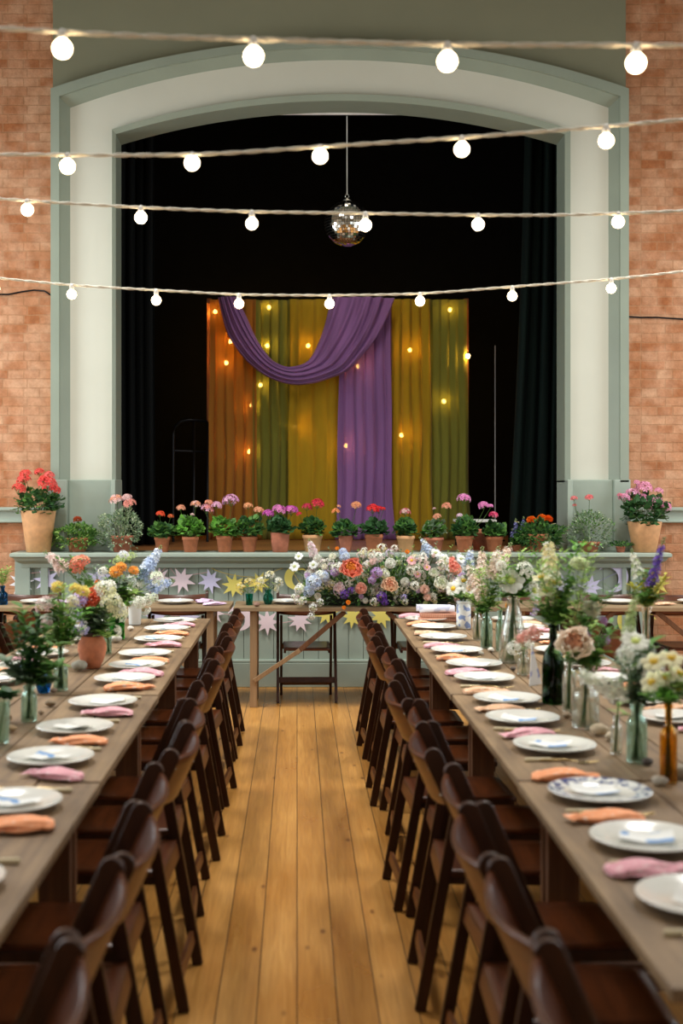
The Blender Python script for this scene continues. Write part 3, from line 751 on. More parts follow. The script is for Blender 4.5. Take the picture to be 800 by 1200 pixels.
def napkin_mesh(mat, seed):
    r = random.Random(seed); a, b = r.uniform(0, 6), r.uniform(0, 6)
    def fn(u, v):
        # u along the length, v round the body
        w = .052*(math.sin(PI*min(1, u*1.25))**.55 if u < .78 else 0) 
        if u >= .62: w = .052*(1-.62*math.sin(PI*min(1,(u-.62)/.38*.8))) 
        if u < .10: w = .052*(.45+5*u)
        an = 2*PI*v; rip = 1+.16*math.sin(5*an+a+7*u)*(.5+u)+.10*math.sin(9*an+b)
        h = .026*(math.sin(PI*min(1, .12+u*.9)))**.6*(1 if u < .85 else 1.15)
        x = -.1+.2*u; y = w*math.cos(an)*rip+.012*math.sin(4*u+a); z = h*(1+math.sin(an)*rip)*.55 + (.012*(u-.8)*5 if u > .8 else 0)
        return (x, y, max(.001, z))
    m = MB(); m.grid(fn, 22, 26, mat); 
    for uu in (0, 1):
        ring = [fn(uu, j/26) for j in range(26)]; c = Vector((sum(p[0] for p in ring)/26, sum(p[1] for p in ring)/26, sum(p[2] for p in ring)/26))
        m.add([c]+ring, [(0, 1+j, 1+(j+1) % 26) for j in range(26)], mat)
    return m.mesh('napkin')
NAP = {k: [napkin_mesh(mt, i*3+j) for j in range(3)] for i, (k, mt) in enumerate((('orange',nap_o),('pink',nap_p),('peach',nap_s),('lilac',nap_l)))}
def paper_mesh(mat, seed):
    r = random.Random(seed)
    def fn(u, v):
        x = (u-.5)*.13; y = (v-.5)*.085; return (x, y, .004+.010*abs(u-.5)**1.2*2+.004*math.sin(5*v+seed)+(.012*u*v if seed % 2 else .010*(1-u)*v))
    return MB().grid(fn, 8, 8, mat).mesh('folded_paper')
PAP = [paper_mesh(blue_ink, i) for i in range(3)]+[paper_mesh(paper, 4)]
def knife_proto():
    t = bpy.data.objects.new('table_knife', None); C.objects.link(t)
    m = MB(); pts = [(-.10,.0),(-.10,.0)]
    m.tube([(-.105,0,.006),(-.10,0,.006),(-.06,0,.006),(-.02,0,.006),(-.012,0,.005)], [.004,.0075,.0065,.006,.004], bone, 10); m.build('handle', t)
    poly = [(-.014,-.004),(.085,-.007),(.100,-.003),(.106,.004),(.09,.006),(-.014,.005)]
    n = len(poly); m = MB(); m.add([(x,y,.004) for x,y in poly]+[(x,y,.0055) for x,y in poly], [tuple(reversed(range(n))), tuple(range(n,2*n))]+[(i,(i+1)%n,(i+1)%n+n,i+n) for i in range(n)], metal, False); m.build('blade', t); return t
def fork_proto():
    t = bpy.data.objects.new('table_fork', None); C.objects.link(t)
    m = MB(); m.tube([(-.10,0,.004),(-.095,0,.005),(-.05,0,.007),(0,0,.010),(.035,0,.006)], [.004,.006,.0045,.003,.003], gold, 10); m.build('handle', t)
    m = MB()
    def hd(u, v): return (.03+.028*u, (v-.5)*(.008+.016*math.sin(PI/2*min(1,u*1.6))), .006-.003*math.sin(PI*u))
    m.grid(hd, 6, 4, gold)
    for j in range(4): y = (j-1.5)*.0062; m.tube([(.057,y,.006),(.075,y,.006),(.098,y*.95,.011)], [.0018,.0016,.0008], gold, 5)
    m.build('tines', t); return t
KN, FK = knife_proto(), fork_proto(); index_kids(); used = {'k': 0, 'f': 0}
def cutlery(kind, x, y, z, rz, label, group):
    pr = KN if kind == 'k' else FK
    if not used[kind]: used[kind] = 1; o = pr; o.location = (x,y,z); o.rotation_euler = (0,0,rz); tag(o, label, 'knife' if kind == 'k' else 'fork', group)
    else: dup(pr, (x,y,z), rz, label, 'knife' if kind == 'k' else 'fork', group)
def setting(x, y, face, where, grp, nap, z=TH, plate=0, pap=True, cut='kf', seed=0, jit=1):
    """face: the way the sitter looks"""
    r = random.Random(seed*7+3); fx, fy = math.cos(face), math.sin(face); lx, ly = -fy, fx
    x += r.uniform(-.012,.012)*jit; y += r.uniform(-.015,.015)*jit
    pl = put('dinner_plate', PL[plate], None, (x,y,z+.001), (0,0,r.uniform(0,6)))
    tag(pl, {0:'white dinner plate',1:'blue-rimmed white dinner plate',2:'white dinner plate'}[plate]+', '+where, 'plate', 'plates '+grp)
    if pap: tag(put('folded_paper', PAP[r.randrange(4)], None, (x+fx*.0+r.uniform(-.02,.02), y+r.uniform(-.02,.02), z+.0095), (0,0,face+r.uniform(-.6,.6))), 'folded white paper on plate, '+where, 'paper', 'papers '+grp)
    if nap:
        dl = .215; a = face+r.uniform(-.35,.35)+(PI if r.random() < .2 else 0)
        tag(put('napkin', NAP[nap][r.randrange(3)], None, (x+lx*dl-fx*.05, y+ly*dl-fy*.05, z+.001), (0,0,a), r.uniform(.95,1.12)), '%s bundled napkin, %s' % (nap, where), 'napkin', 'napkins '+grp)
    if 'k' in cut: cutlery('k', x-lx*.170-fx*.03, y-ly*.170-fy*.03, z, face+r.uniform(-.12,.12), 'knife, '+where, 'knives '+grp)
    if 'f' in cut: cutlery('f', x-lx*.195-fx*.0, y-ly*.195-fy*.0, z, face+r.uniform(-.22,.12), 'fork, '+where, 'forks '+grp)
ZR = [2.61,3.06,3.52,4.16,4.68,5.10,5.66,6.13,6.62,7.22,7.76,8.22]
ZL = [2.72,3.40,3.99,4.49,5.02,5.62,6.05,6.50,7.12,7.66,8.12]
npR = ['pink','orange','orange','pink','peach','peach','pink','orange','pink','peach','orange','pink']
npL = ['pink','orange','pink','orange','pink','orange','pink','orange','pink','orange','pink']
for i, y in enumerate(ZR):
    setting(.862, y, 0, ORD[i]+' place from camera, aisle side of right tables', 'on the aisle side of the right tables', npR[i], plate=1 if i == 2 else 0, seed=i, cut='kf')
for i, y in enumerate(ZL):
    setting(-.795, y, PI, ORD[i]+' place from camera, aisle side of left tables', 'on the aisle side of the left tables', npL[i], seed=i+20)
k = 0
for i, y in enumerate(ZR):
    if inframe(1.30, y, 0): setting(1.42, y, PI, ORD[k]+' visible place from camera, outer side of right tables', 'on the outer side of the right tables', ['orange','pink','peach'][i % 3], seed=i+40); k += 1
k = 0
for i, y in enumerate(ZL):
    if inframe(-1.24, y, 0): setting(-1.35, y, 0, ORD[k]+' visible place from camera, outer side of left tables', 'on the outer side of the left tables', ['pink','orange'][i % 2], seed=i+60); k += 1
for px, w, nap in ((45,'left end of the trestle tables','lilac'),(118,'left trestle table behind the bouquets','lilac'),(206,'left trestle table, right-hand place','lilac'),(338,'middle trestle table left of the flowers',None),(724,'right trestle table under the lilac moon',None),(815,'right end of the trestle tables',None)):
    setting(XX(px, 9.5), 9.50, -PI/2, w, 'on the trestle tables', nap, z=HH, seed=px, cut='', jit=.3, pap=(px != 724))
    if not nap: pass
# ------------------------------------------------------------ petals, leaves, blooms
def petal_fn(a, r0, z0, L, W, e0, e1, cup=.3, ruf=0., tip=.6, tw=0):
    ca, sa = math.cos(a), math.sin(a)
    n = 8; pr = [(r0, z0)]
    for i in range(n):
        e = e0+(e1-e0)*(i+.5)/n; pr.append((pr[-1][0]+L/n*math.cos(e), pr[-1][1]+L/n*math.sin(e)))
    def fn(u, v):
        t = u*n; i = min(int(t), n-1); f = t-i
        r = pr[i][0]+(pr[i+1][0]-pr[i][0])*f; z = pr[i][1]+(pr[i+1][1]-pr[i][1])*f; e = e0+(e1-e0)*u
        w = W*(math.sin(PI*(.10+.90*u)**(1/tip if tip else 1)) if tip else 1)
        w = W*max(.18, math.sin(PI*min(1,.14+.86*u*.92))**tip)*(1 if u < .97 else .8)
        s = (v-.5)*2; c = cup*W*s*s*.5 + ruf*W*math.sin(9*v+12*u+a*3)*u
        r += -math.sin(e)*c; z += math.cos(e)*c
        y = s*w/2
        return (r*ca-y*sa, r*sa+y*ca, z)
    return fn
CACHE = {}
def cached(key, fn):
    if key not in CACHE: CACHE[key] = fn()
    return CACHE[key]
def bl_rose(c, c2=None, k=1., v=0):
    def f():
        m = MB(); r = random.Random(v); ga = 0
        for i in range(26):
            t = i/25; ga += 2.4
            e0 = math.radians(70-62*t); e1 = math.radians(125-62*t**1.4)
            m.grid(petal_fn(ga, .001+.008*t, .004-.004*t, (.020+.012*t)*1.1, .016+.026*t, e0, e1, .5, .05+.05*t, .45), 5, 5, petal(c2 if c2 and t < .55 else c))
        return m.mesh('rose_petals')
    return cached(('rose', c, c2, v), f)
def bl_flat(c, cc=(232,190,60), n=8, v=0, L=.026, W=.022, e=.35):
    def f():
        m = MB(); r = random.Random(v)
        for i in range(n): m.grid(petal_fn(2*PI*i/n+r.uniform(-.1,.1), .003, 0+.0006*(i % 2), L*r.uniform(.9,1.05), W, e, e-.45, -.25, .10, .5), 5, 4, petal(c))
        m.lathe([(.0075,0),(.0085,.003),(.006,.006),(0,.0075)], petal(cc, .3), 12)
        for i in range(14):
            a = 2.4*i; q = .009; m.add([(q*math.cos(a),q*math.sin(a),.007),(q*math.cos(a)+.0015,q*math.sin(a),.0085),(q*math.cos(a),q*math.sin(a)+.0015,.009),(q*.6*math.cos(a),q*.6*math.sin(a),.003)], [(0,1,2),(0,2,3)], petal(cc, .3))
        return m.mesh('flat_petals')
    return cached(('flat', c, cc, n, v), f)
def bl_pom(c, v=0, n=70, R0=.020, pl=.011, squash=.75):
    """a round head of many small ruffled petals"""
    def f():
        m = MB(); r = random.Random(v)
        for i in range(n):
            z = 1-1.55*(i+.5)/n; a = 2.39996*i; q = math.sqrt(max(0,1-z*z)); d = Vector((q*math.cos(a), q*math.sin(a), z*squash))
            el = math.asin(max(-1,min(1,z)))
            rr = R0*.55
            m.grid(petal_fn(a, q*rr, (z*squash+.5)*rr, pl*r.uniform(.9,1.3), pl*.9, el+.1, el-.3, .4, .18, .4), 2, 3, petal(c, .22))
        return m.mesh('pompom_petals')
    return cached(('pom', c, v, n, R0), f)
def floret(m, p, d, s, mat, cm=None, n=5, r=R):
    d = Vector(d).normalized(); q = d.to_track_quat('Z', 'Y').to_matrix(); a0 = r.uniform(0, 6)
    vs = []; fs = []
    for i in range(n):
        a = a0+2*PI*i/n; b = .55*PI/n
        o = len(vs)
        vs += [q @ Vector((0,0,0))+p, q @ Vector((s*.65*math.cos(a-b*1.3), s*.65*math.sin(a-b*1.3), s*.20))+p, q @ Vector((s*1.05*math.cos(a), s*1.05*math.sin(a), s*.08))+p, q @ Vector((s*.65*math.cos(a+b*1.3), s*.65*math.sin(a+b*1.3), s*.20))+p, q @ Vector((s*.6*math.cos(a), s*.6*math.sin(a), s*.12))+p]
        fs += [(o,o+1,o+4),(o+1,o+2,o+4),(o+2,o+3,o+4),(o+3,o,o+4)]
    m.add(vs, fs, mat)
    if cm: e = q @ Vector((0,0,s*.22))+p; m.add([e+Vector((s*.16,0,0)), e+Vector((-s*.08,s*.14,0)), e+Vector((-s*.08,-s*.14,0)), e+q @ Vector((0,0,s*.12))], [(0,1,3),(1,2,3),(2,0,3)], cm)
def bl_umbel(c, c2=None, v=0, n=26, R0=.032, fs=.0125, sq=.8, lo=-.1, cc=None):
    """rounded cluster of five-petalled florets on short stalks, origin at the fork"""
    def f():
        m = MB(); r = random.Random(v); H = R0*.75
        for i in range(n):
            z = 1-(1-lo)*(i+.5)/n; a = 2.39996*i+r.uniform(-.2,.2); q = math.sqrt(max(0,1-z*z)); d = Vector((q*math.cos(a), q*math.sin(a), z*sq))
            p = d*R0*r.uniform(.88,1.08)+Vector((0,0,H))
            floret(m, p, d+Vector((0,0,.15)), fs*r.uniform(.85,1.15), petal(c2 if c2 and r.random() < .4 else c, .25), petal(cc) if cc else None, r=r)
            if i % 3 == 0: m.tube([(0,0,0), p*.97], .0008, stemgreen, 4, cap=False)
        return m.mesh('floret_cluster')
    return cached(('umb', c, c2, v, n, R0, fs, sq), f)
def bl_spike(c, c2=None, v=0, L=.15, R0=.024, n=34, fs=.015, bud=(150,168,110)):
    """flower spike along +z, buds at the tip"""
    def f():
        m = MB(); r = random.Random(v)
        m.tube([(0,0,0),(.002,0,L*.5),(0,0,L)], [.0022,.0018,.001], stemgreen, 6)
        for i in range(n):
            t = (i+.5)/n; a = 2.39996*i; q = R0*(1-.72*t)*r.uniform(.8,1.1); z = L*t
            d = Vector((math.cos(a), math.sin(a), .45+.8*t)); p = Vector((math.cos(a)*q, math.sin(a)*q, z+q*.25))
            if t < .84: floret(m, p*1, d, fs*(1-.45*t)*r.uniform(.85,1.15), petal(c2 if c2 and r.random() < .35 else c, .2), r=r); floret(m, p-d*.004, d, fs*.75*(1-.45*t), petal(c, .2), r=r)
            else: m.lathe([(0,0),(.003,.002),(.0032,.005),(0,.008)], leafmat('bud', bud), 6, c=p*.8+Vector((0,0,z*.2)))
        return m.mesh('flower_spike')
    return cached(('spk', c, c2, v, L, R0, n), f)
def leaf(m, p, d, up, L, W, mat, fold=.25, droop=.2, kind='lance'):
    d = Vector(d).normalized(); up = Vector(up); x = d.cross(up)
    x = x.normalized() if x.length > 1e-4 else Vector((1,0,0)); n = x.cross(d)
    if kind == 'round':
        k = 11; vs = [p+d*L*.12]; 
        for i in range(k):
            a = -2.75+5.5*i/(k-1); rr = L*.55*(1+.10*math.cos(a*5)); vs.append(p+d*(L*.5+rr*math.cos(a))+x*rr*math.sin(a)*W/L*1.05+n*(L*.16*math.cos(a*2.5)*.6 - droop*L*.3*math.cos(a)))
        c = len(vs); vs.append(p+d*L*.45-n*L*.06); fs = [(i, i+1, c) for i in range(1, k)]+[(0,1,c),(k,0,c)]
        m.add(vs, fs, mat); return
    prof = ((0,.10),(.22,.8),(.5,1.),(.78,.66),(1,.04)) if kind == 'lance' else ((0,.15),(.2,.95),(.45,1.),(.75,.72),(1,.06))
    vs = []; fs = []
    for u, w in prof:
        q = p+d*L*u-n*droop*L*u*u; h = W/2*w
        vs += [q+x*h+n*h*fold, q, q-x*h+n*h*fold]
    for i in range(len(prof)-1):
        o = i*3; fs += [(o,o+1,o+4,o+3),(o+1,o+2,o+5,o+4)]
    m.add(vs, fs, mat)
def rdir(r, zmin=-.2):
    while True:
        v = Vector((r.uniform(-1,1), r.uniform(-1,1), r.uniform(zmin,1)))
        if .1 < v.length < 1: return v.normalized()
def foliage_mesh(seed, rx, h, n, L, mats, kind='round', base=Vector((0,0,0)), fill=.5, stalks=14, W=None, trail=0):
    """bushy crown: h high, rx wide, growing from base"""
    r = random.Random(seed); m = MB(); c = Vector(base)+Vector((0,0,h*.42))
    for i in range(n):
        d = rdir(r, -.45); q = r.uniform(fill, 1)**.7*(.82+.36*noise.noise(d*1.7+Vector((seed*1.3,0,0))))
        p = c+Vector((d.x*rx*q, d.y*rx*q, d.z*h*.58*q))
        if trail and r.random() < trail: p.z -= r.uniform(.0,.10)*abs(d.x); p.x += d.x*.03
        o = (d+Vector((0,0,r.uniform(-.1,.8)))+rdir(r)*.5).normalized(); lk = L*r.uniform(.65,1.25)
        leaf(m, p-o*lk*.5, o, Vector((d.x*.6,d.y*.6,1)) if kind == 'round' else Vector((r.uniform(-.4,.4),r.uniform(-.4,.4),1)), lk, lk*(.95 if kind == 'round' else (W or .42)), mats[r.randrange(len(mats))], .25, r.uniform(.05,.5), kind)
        if i % max(1, n//stalks) == 0: m.tube([Vector(base), Vector(base).lerp(p, .5)+Vector((0,0,.01)), p], [.0022,.0018,.001], mats[0] if kind != 'round' else stemgreen, 5, cap=False)
    return m.mesh('foliage')

# ------------------------------------------------------------ pots
def pot_mesh(rt, rb, h, mat, rim=True, th=.008):
    m = MB(); rh = h*.2 if rim else h*.02; x = rt*.93 if rim else rt
    p = [(0,.0),(rb*.9,0),(rb,.003),(rb+(x-rb)*.98,h-rh)]
    if rim: p += [(rt*.985,h-rh+.001),(rt,h-rh+.004),(rt,h-.003)]
    p += [(rt-.003,h),(rt-th,h-.001),(rt-th,h*.86),(0,h*.86)]
    m.lathe(p, mat, 36, cap=False); return m.mesh('pot')
HS = 1.7
def potted(px, py, w, hpx, Y, label, heads, crown, mat=terra, rim=True, cat='potted plant', name='potted_geranium', taper=.72, seed=0, lf='round', lmats=None, L=.042, n=130, stemup=True):
    """crown = (half width px, top py); heads = [(px, py, mesh, scale)]"""
    k = F/Y; base = Vector((XX(px, Y), Y, SZ)); h = hpx/k; rt = w/2/k
    t = thing(name, label, cat, base, 0, 'potted plants along the stage edge')
    put('pot', pot_mesh(rt, rt*taper, h, mat, rim), t)
    m = MB(); m.lathe([(rt-.009,0),(rt*.5,.006),(0,.008)], soil, 20, c=(0,0,h*.86), cap=False); m.build('soil', t)
    cw, ct = crown; zt = ZZ(ct, Y)-SZ; fh = zt-h*.86
    bush = lf == 'ovate' and n > 200
    b0 = .15 if bush else .82
    put('foliage', foliage_mesh(seed+px, cw/k*(1.22 if bush else 1.15), (zt-h*b0)*(1.0 if bush else 1.08), int(n*(2.4 if bush else 1.5)), L, lmats or [leaf_mid, leaf_dark], lf, Vector((0,-.02 if bush else 0,h*b0)), W=.62 if bush else .5, fill=.75 if bush else .5), t)
    r = random.Random(px)
    for hx, hy, me, sc in heads:
        p = Vector((XX(hx, Y), Y+r.uniform(-.05,.03), ZZ(hy, Y)))-base; zs = h*.9
        a = Vector((p.x*.12, 0, zs)); e = p-Vector((0,0,.028*sc*HS)); mid = a.lerp(e, .55)+Vector((p.x*.12, r.uniform(-.01,.01), .015))
        MB().tube([a, a.lerp(mid,.6)+Vector((0,0,.004)), mid, e], [.0026,.0022,.002,.0018], stemgreen, 6).build('flower_stem', t)
        put('flower_head', me, t, e, (r.uniform(-.25,.1), r.uniform(-.25,.25)+p.x*1.2, r.uniform(0,6)), sc*HS)
    return t
coral=(238,86,78); peach=(244,166,132); pink=(240,160,190); lpink=(236,178,206); mag=(214,96,190); crim=(214,44,72); red=(228,48,44); pale=(244,196,192); orange=(246,122,30); hot=(232,64,120); white_=(240,240,226); blush=(246,214,196); orred=(238,84,48); pinkp=(232,140,196)
U = lambda c, c2=None, v=0, **k: bl_umbel(c, c2, v, **k)
S1 = 1.05
potted(45,647,41,49,10.24,'tall pale terracotta pot of coral red geraniums at the left end of the stage',[(30,562,U(coral,None,1),1.0),(22,572,U(coral,None,2),1.0),(56,566,U(coral,(228,60,60),3),1.35),(53,561,U(coral,None,1),.8),(63,574,U(coral,None,2),.9),(46,553,U(coral,None,3),.75),(58,557,U((244,110,104),None,1),.8),(30,555,U(coral,None,4),.85)],(29,571),terra3,False,seed=1,taper=.68,lmats=[leaf_dark,leaf_dark,leaf_mid],n=190)
potted(91,647,26,16,10.3,'bushy small-leaved plant with one orange bloom beside the left tall pot',[(92,604,bl_pom((206,110,70),3),.9)],(29,609),terra,True,seed=2,lf='ovate',lmats=[leaf_mid,leaf_light,leaf_mid],L=.03,n=420,name='potted_shrub')
potted(143,648,27,19,10.26,'variegated trailing plant with pink geranium blooms in front of the left column',[(137,585,U(peach,pale,1),1.0),(153,590,U((246,156,140),None,2),.95),(149,583,U(pale,None,3),.75)],(27,592),terra2,True,seed=3,lf='ovate',lmats=[leaf_var,leaf_var,leaf_grey],L=.028,n=420,name='potted_geranium')
potted(190,648,19,18,10.27,'small pot with vivid orange-red geranium blooms, left of the stage opening',[(188,602,U(orred,None,1),.62),(199,605,U((244,120,70),None,2),.45)],(16,611),terra,seed=4)
potted(223,648,20,18,10.25,'small pot with two pale peach geranium heads before the metal handrail',[(212,595,U(peach,None,1),.62),(229,591,U(peach,pale,2),.72),(225,603,U(pale,None,3),.3)],(17,603),terra,seed=5,lmats=[leaf_mid,leaf_bright])
potted(263,648,20,19,10.26,'pot with the tallest lilac pink geranium heads before the orange drape',[(271,586,U(lpink,(224,160,206),1),1.15),(253,592,U(lpink,None,2),.75),(241,596,U((240,150,150),lpink,3),.95),(244,589,U(peach,None,1),.6)],(19,604),terra,seed=6,lmats=[leaf_bright,leaf_mid])
potted(292,648,19,18,10.28,'pot with peach orange geranium heads just right of the lilac pink one',[(291,593,U((248,170,120),None,2),.7),(302,598,U((248,170,130),None,3),.75)],(18,605),terra,seed=7)
potted(328,648,23,23,10.25,'straight-sided brown pot of wide magenta pink geraniums',[(314,602,U(mag,None,1),.8),(326,597,U(pinkp,mag,2),.95),(341,598,U(mag,(230,130,200),3),1.0)],(17,606),terra2,False,seed=8,lmats=[leaf_dark],taper=.78)
potted(366,646,24,20,10.3,'pale pot of crimson geraniums between the magenta and the orange ones',[(371,590,U(crim,None,1),.95),(359,594,U((206,50,84),None,2),.75),(351,602,U(crim,None,3),.4)],(16,604),terra3,seed=9,lmats=[leaf_dark,leaf_mid])
potted(405,648,18,19,10.26,'narrow brown pot with two apricot geranium heads before the mustard drape',[(393,599,U((246,150,90),None,1),.6),(417,592,U((246,162,116),None,2),.75),(396,593,U(peach,None,3),.3)],(17,609),terra2,False,seed=10,taper=.62)
potted(438,648,22,21,10.25,'pot of deep red geranium before the purple drape',[(436,596,U(red,None,1),.9),(444,597,U((220,40,50),None,2),.75),(448,596,U(red,None,3),.35)],(16,608),terra,seed=11,lmats=[leaf_dark])
potted(475,647,22,19,10.28,'pale pot with one blush and rose geranium head before the right mustard drape',[(475,600,U((244,196,190),(232,120,130),1),.75)],(14,606),terra3,seed=12)
potted(508,646,24,17,10.28,'pot with airy peach geranium heads before the right olive drape',[(523,593,U((246,160,130),None,1),.7),(512,605,U(peach,None,2),.6),(509,596,U(pale,None,3),.25)],(14,608),terra2,seed=13,lmats=[leaf_mid,leaf_grey])
potted(544,648,21,19,10.24,'terracotta pot with tall rosy pink geranium heads right of the drapes',[(543,584,U(pinkp,lpink,1),.95),(567,592,U(pinkp,None,2),.75),(573,593,U(pinkp,None,3),.45),(538,604,U((232,200,214),None,2),.45)],(17,605),terra,seed=14)
potted(579,647,21,18,10.3,'pot with a single hot pink geranium head left of the marigolds',[(577,603,U(hot,(240,110,140),1),.65)],(13,612),terra,seed=15)
t = potted(566,648,30,24,10.62,'squat brown terracotta pot set behind the hot pink geranium',[],(12,625),terra2,True,seed=16,name='potted_seedling',cat='plant pot',n=26)
potted(630,648,24,21,10.28,'dense dark green plant with bright orange marigolds',[(623,604,bl_pom(orange,1,80),1.0),(634,602,bl_pom(orange,2,80),1.05),(641,603,bl_pom((244,104,24),3,80),.95),(629,606,bl_pom(orange,4,80),.8)]+[(606+7*i,609+(i*37 % 22),bl_flat((232,232,200),v=i % 3),.45) for i in range(8)],(28,606),terra,seed=17,lf='ovate',lmats=[leaf_mid,leaf_dark],L=.034,n=420,name='potted_marigold')
potted(690,648,26,12,10.26,'wiry variegated bush with two small salmon blooms before the right column',[(672,584,U((240,130,130),None,1),.5),(689,583,U((240,120,120),None,2),.62),(673,592,U((236,120,120),None,3),.3)],(25,592),terra2,seed=18,lf='ovate',lmats=[leaf_grey,leaf_var,leaf_mid],L=.022,n=480,name='potted_geranium')
potted(727,648,12,7,10.2,'low ivy trailing between the salmon blooms and the right tall pot',[],(17,634),terra2,seed=19,lf='ovate',lmats=[leaf_dark,leaf_mid],L=.03,n=70,name='potted_ivy')
potted(606,648,14,8,10.34,'small lavender-flowered plant squeezed left of the marigolds',[(604,622,bl_spike((150,150,206),(120,120,186),1,.09,.016,26,.010),.9),(611,618,bl_spike((150,150,206),(120,120,186),2,.09,.016,26,.010),.8),(600,630,bl_spike((150,150,206),(120,120,186),3,.09,.016,26,.010),.7)],(10,628),terra,seed=20,n=60,L=.03,name='potted_lavender')
potted(755,648,40,36,10.22,'tall terracotta pot of pale pink geraniums at the right end of the stage',[(755,571,U(pink,None,1),1.15),(742,578,U(pink,(244,180,206),2),1.0),(730,583,U(pink,None,3),.85),(753,584,U(pink,None,4),.95),(767,587,U(pink,None,1),1.05),(769,575,U(pink,None,2),.65),(777,593,U((238,150,186),None,3),.85),(757,594,U(pink,None,2),.75),(745,565,U(pink,None,3),.45),(725,580,U((220,120,140),None,1),.4)],(31,578),terra3,False,seed=21,taper=.66,lmats=[leaf_dark],n=190,L=.046)

# ------------------------------------------------------------ paper stars and moons
def cardm(n, c): return plain('paper_'+n, c, .85, var=.06, scale=40)
PC = dict(lilac=cardm('lilac', (206,200,226)), pink=cardm('pink', (230,208,212)), yellow=cardm('yellow', (222,206,104)), white=cardm('white', (232,232,236)))
def star_mesh(mat, seed, pts=8):
    r = random.Random(seed); poly = []
    for i in range(pts*2):
        a = PI*i/pts+.2; q = (1*r.uniform(.88,1.08) if i % 2 == 0 else .46*r.uniform(.94,1.05)); poly.append((q*math.cos(a), q*math.sin(a)))
    m = MB(); n = len(poly)
    m.add([(0,-.07,0)]+[(x, -.0-.03*(i % 2), z) for i, (x, z) in enumerate(poly)]+[(0,-.03,0)]+[(x, .04-.03*(i % 2), z) for i, (x, z) in enumerate(poly)],
          [(0, 1+i, 1+(i+1) % n) for i in range(n)]+[(n+1, n+2+(i+1) % n, n+2+i) for i in range(n)]+[(1+i, n+2+i, n+2+(i+1) % n, 1+(i+1) % n) for i in range(n)], mat, False)
    return m.mesh('paper_star')
def moon_mesh(mat):
    d, r2 = .42, .76; x = (1-r2*r2+d*d)/(2*d); y = math.sqrt(1-x*x); a0 = math.atan2(y, x); b0 = math.atan2(y, x-d)
    poly = [(math.cos(a0+(2*PI-2*a0)*i/28), math.sin(a0+(2*PI-2*a0)*i/28)) for i in range(29)]
    poly += [(d+r2*math.cos(b), r2*math.sin(b)) for b in [2*PI-b0-(2*PI-2*b0)*i/24 for i in range(1, 24)]]
    m = MB(); n = len(poly); ins = []
    for k in range(1, 24):                       # pairs of outer and inner points make quads
        ins.append((k, n-k))
    for yy, fl in ((-.03, 0), (.03, 1)):
        o_ = [(math.cos(a0+(2*PI-2*a0)*i/24), yy, math.sin(a0+(2*PI-2*a0)*i/24)) for i in range(25)]
        i_ = [(d+r2*math.cos(b0+(2*PI-2*b0)*i/24), yy, r2*math.sin(b0+(2*PI-2*b0)*i/24)) for i in range(25)]
        m.add(o_+i_, [(k, k+1, 25+k+1, 25+k) for k in range(24)], mat, False)
    for rad, cx, aa in ((1, 0, a0), (r2, d, b0)):
        q = [(cx+rad*math.cos(aa+(2*PI-2*aa)*i/24), rad*math.sin(aa+(2*PI-2*aa)*i/24)) for i in range(25)]
        m.add([(x_, -.03, z_) for x_, z_ in q]+[(x_, .03, z_) for x_, z_ in q], [(k, k+1, 26+k, 25+k) for k in range(24)], mat, False)
    return m.mesh('paper_moon')
YG = YS-.012
stars = [('s','white',25,683,15,'half-white paper star on the far left corner of the stage front'),('s','lilac',55,680,16,'lilac paper star near the left corner of the stage front'),('s','lilac',117,678,17,'lilac paper star behind the tall left bouquets'),
 ('s','pink',187,678,14,'pale pink paper star, left of a pair beside the bouquets'),('s','pink',213,680,16,'pale pink paper star, right of a pair beside the bouquets'),('s','lilac',246,681,15,'lilac paper star just left of the yellow one'),
 ('s','yellow',274,686,15,'yellow paper star fully in view over the table gap'),('s','yellow',303,683,14,'yellow paper star half behind the teal vases'),('m','yellow',347,677,14,'yellow paper crescent moon at the left of the big flower arrangement'),
 ('s','lilac',605,684,14,'lilac paper star behind the tall vases'),('s','lilac',660,686,14,'lilac paper star left of the right-hand lilac one'),('s','lilac',692,688,15,'lilac paper star beside the lilac moon'),('m','lilac',718,676,18,'lilac paper crescent moon on the right of the stage front'),('s','yellow',770,684,15,'yellow paper star behind the purple delphinium'),
 ('s','lilac',184,725,15,'lilac paper star under the table, left of a pair'),('s','lilac',219,725,16,'lilac paper star under the table, right of a pair'),('s','pink',250,718,14,'pale pink paper star partly behind the table leg'),
 ('m','pink',281,724,15,'pale pink paper crescent moon hanging below the table gap'),('s','pink',313,729,16,'pale pink paper star left of the chair under the table'),('s','pink',351,727,15,'pale pink paper star seen inside the chair frame'),
 ('s','yellow',383,719,15,'yellow paper star behind the wooden brace'),('s','yellow',413,723,14,'yellow paper star over the right leg of the middle chair'),('s','yellow',447,722,15,'yellow paper star above the farthest aisle chairs'),('s','yellow',488,708,13,'yellow paper star below the right of the flower arrangement'),
 ('m','yellow',740,727,17,'yellow paper crescent moon below the right trestle table'),('s','yellow',757,718,15,'yellow paper star below the right trestle table')]
ST = {c: [star_mesh(PC[c], i) for i in range(2)] for c in PC}; MO = {c: moon_mesh(PC[c]) for c in PC}
for i, (kd, c, px, py, rr, lab) in enumerate(stars):
    s = rr/(F/YG)
    if kd == 's': o = put('paper_star', ST[c][i % 2], None, P(px, py, YG), (0, i*1.1, 0), (s, s*.14, s))
    else: o = put('paper_moon', MO[c], None, P(px, py, YG), (0, {718:PI-.35, 347:.25, 281:PI-.5, 740:-.1}[px], 0), (s, s*.10, s))
    tag(o, lab, 'paper moon' if kd == 'm' else 'paper star', 'paper garland of stars and moons')
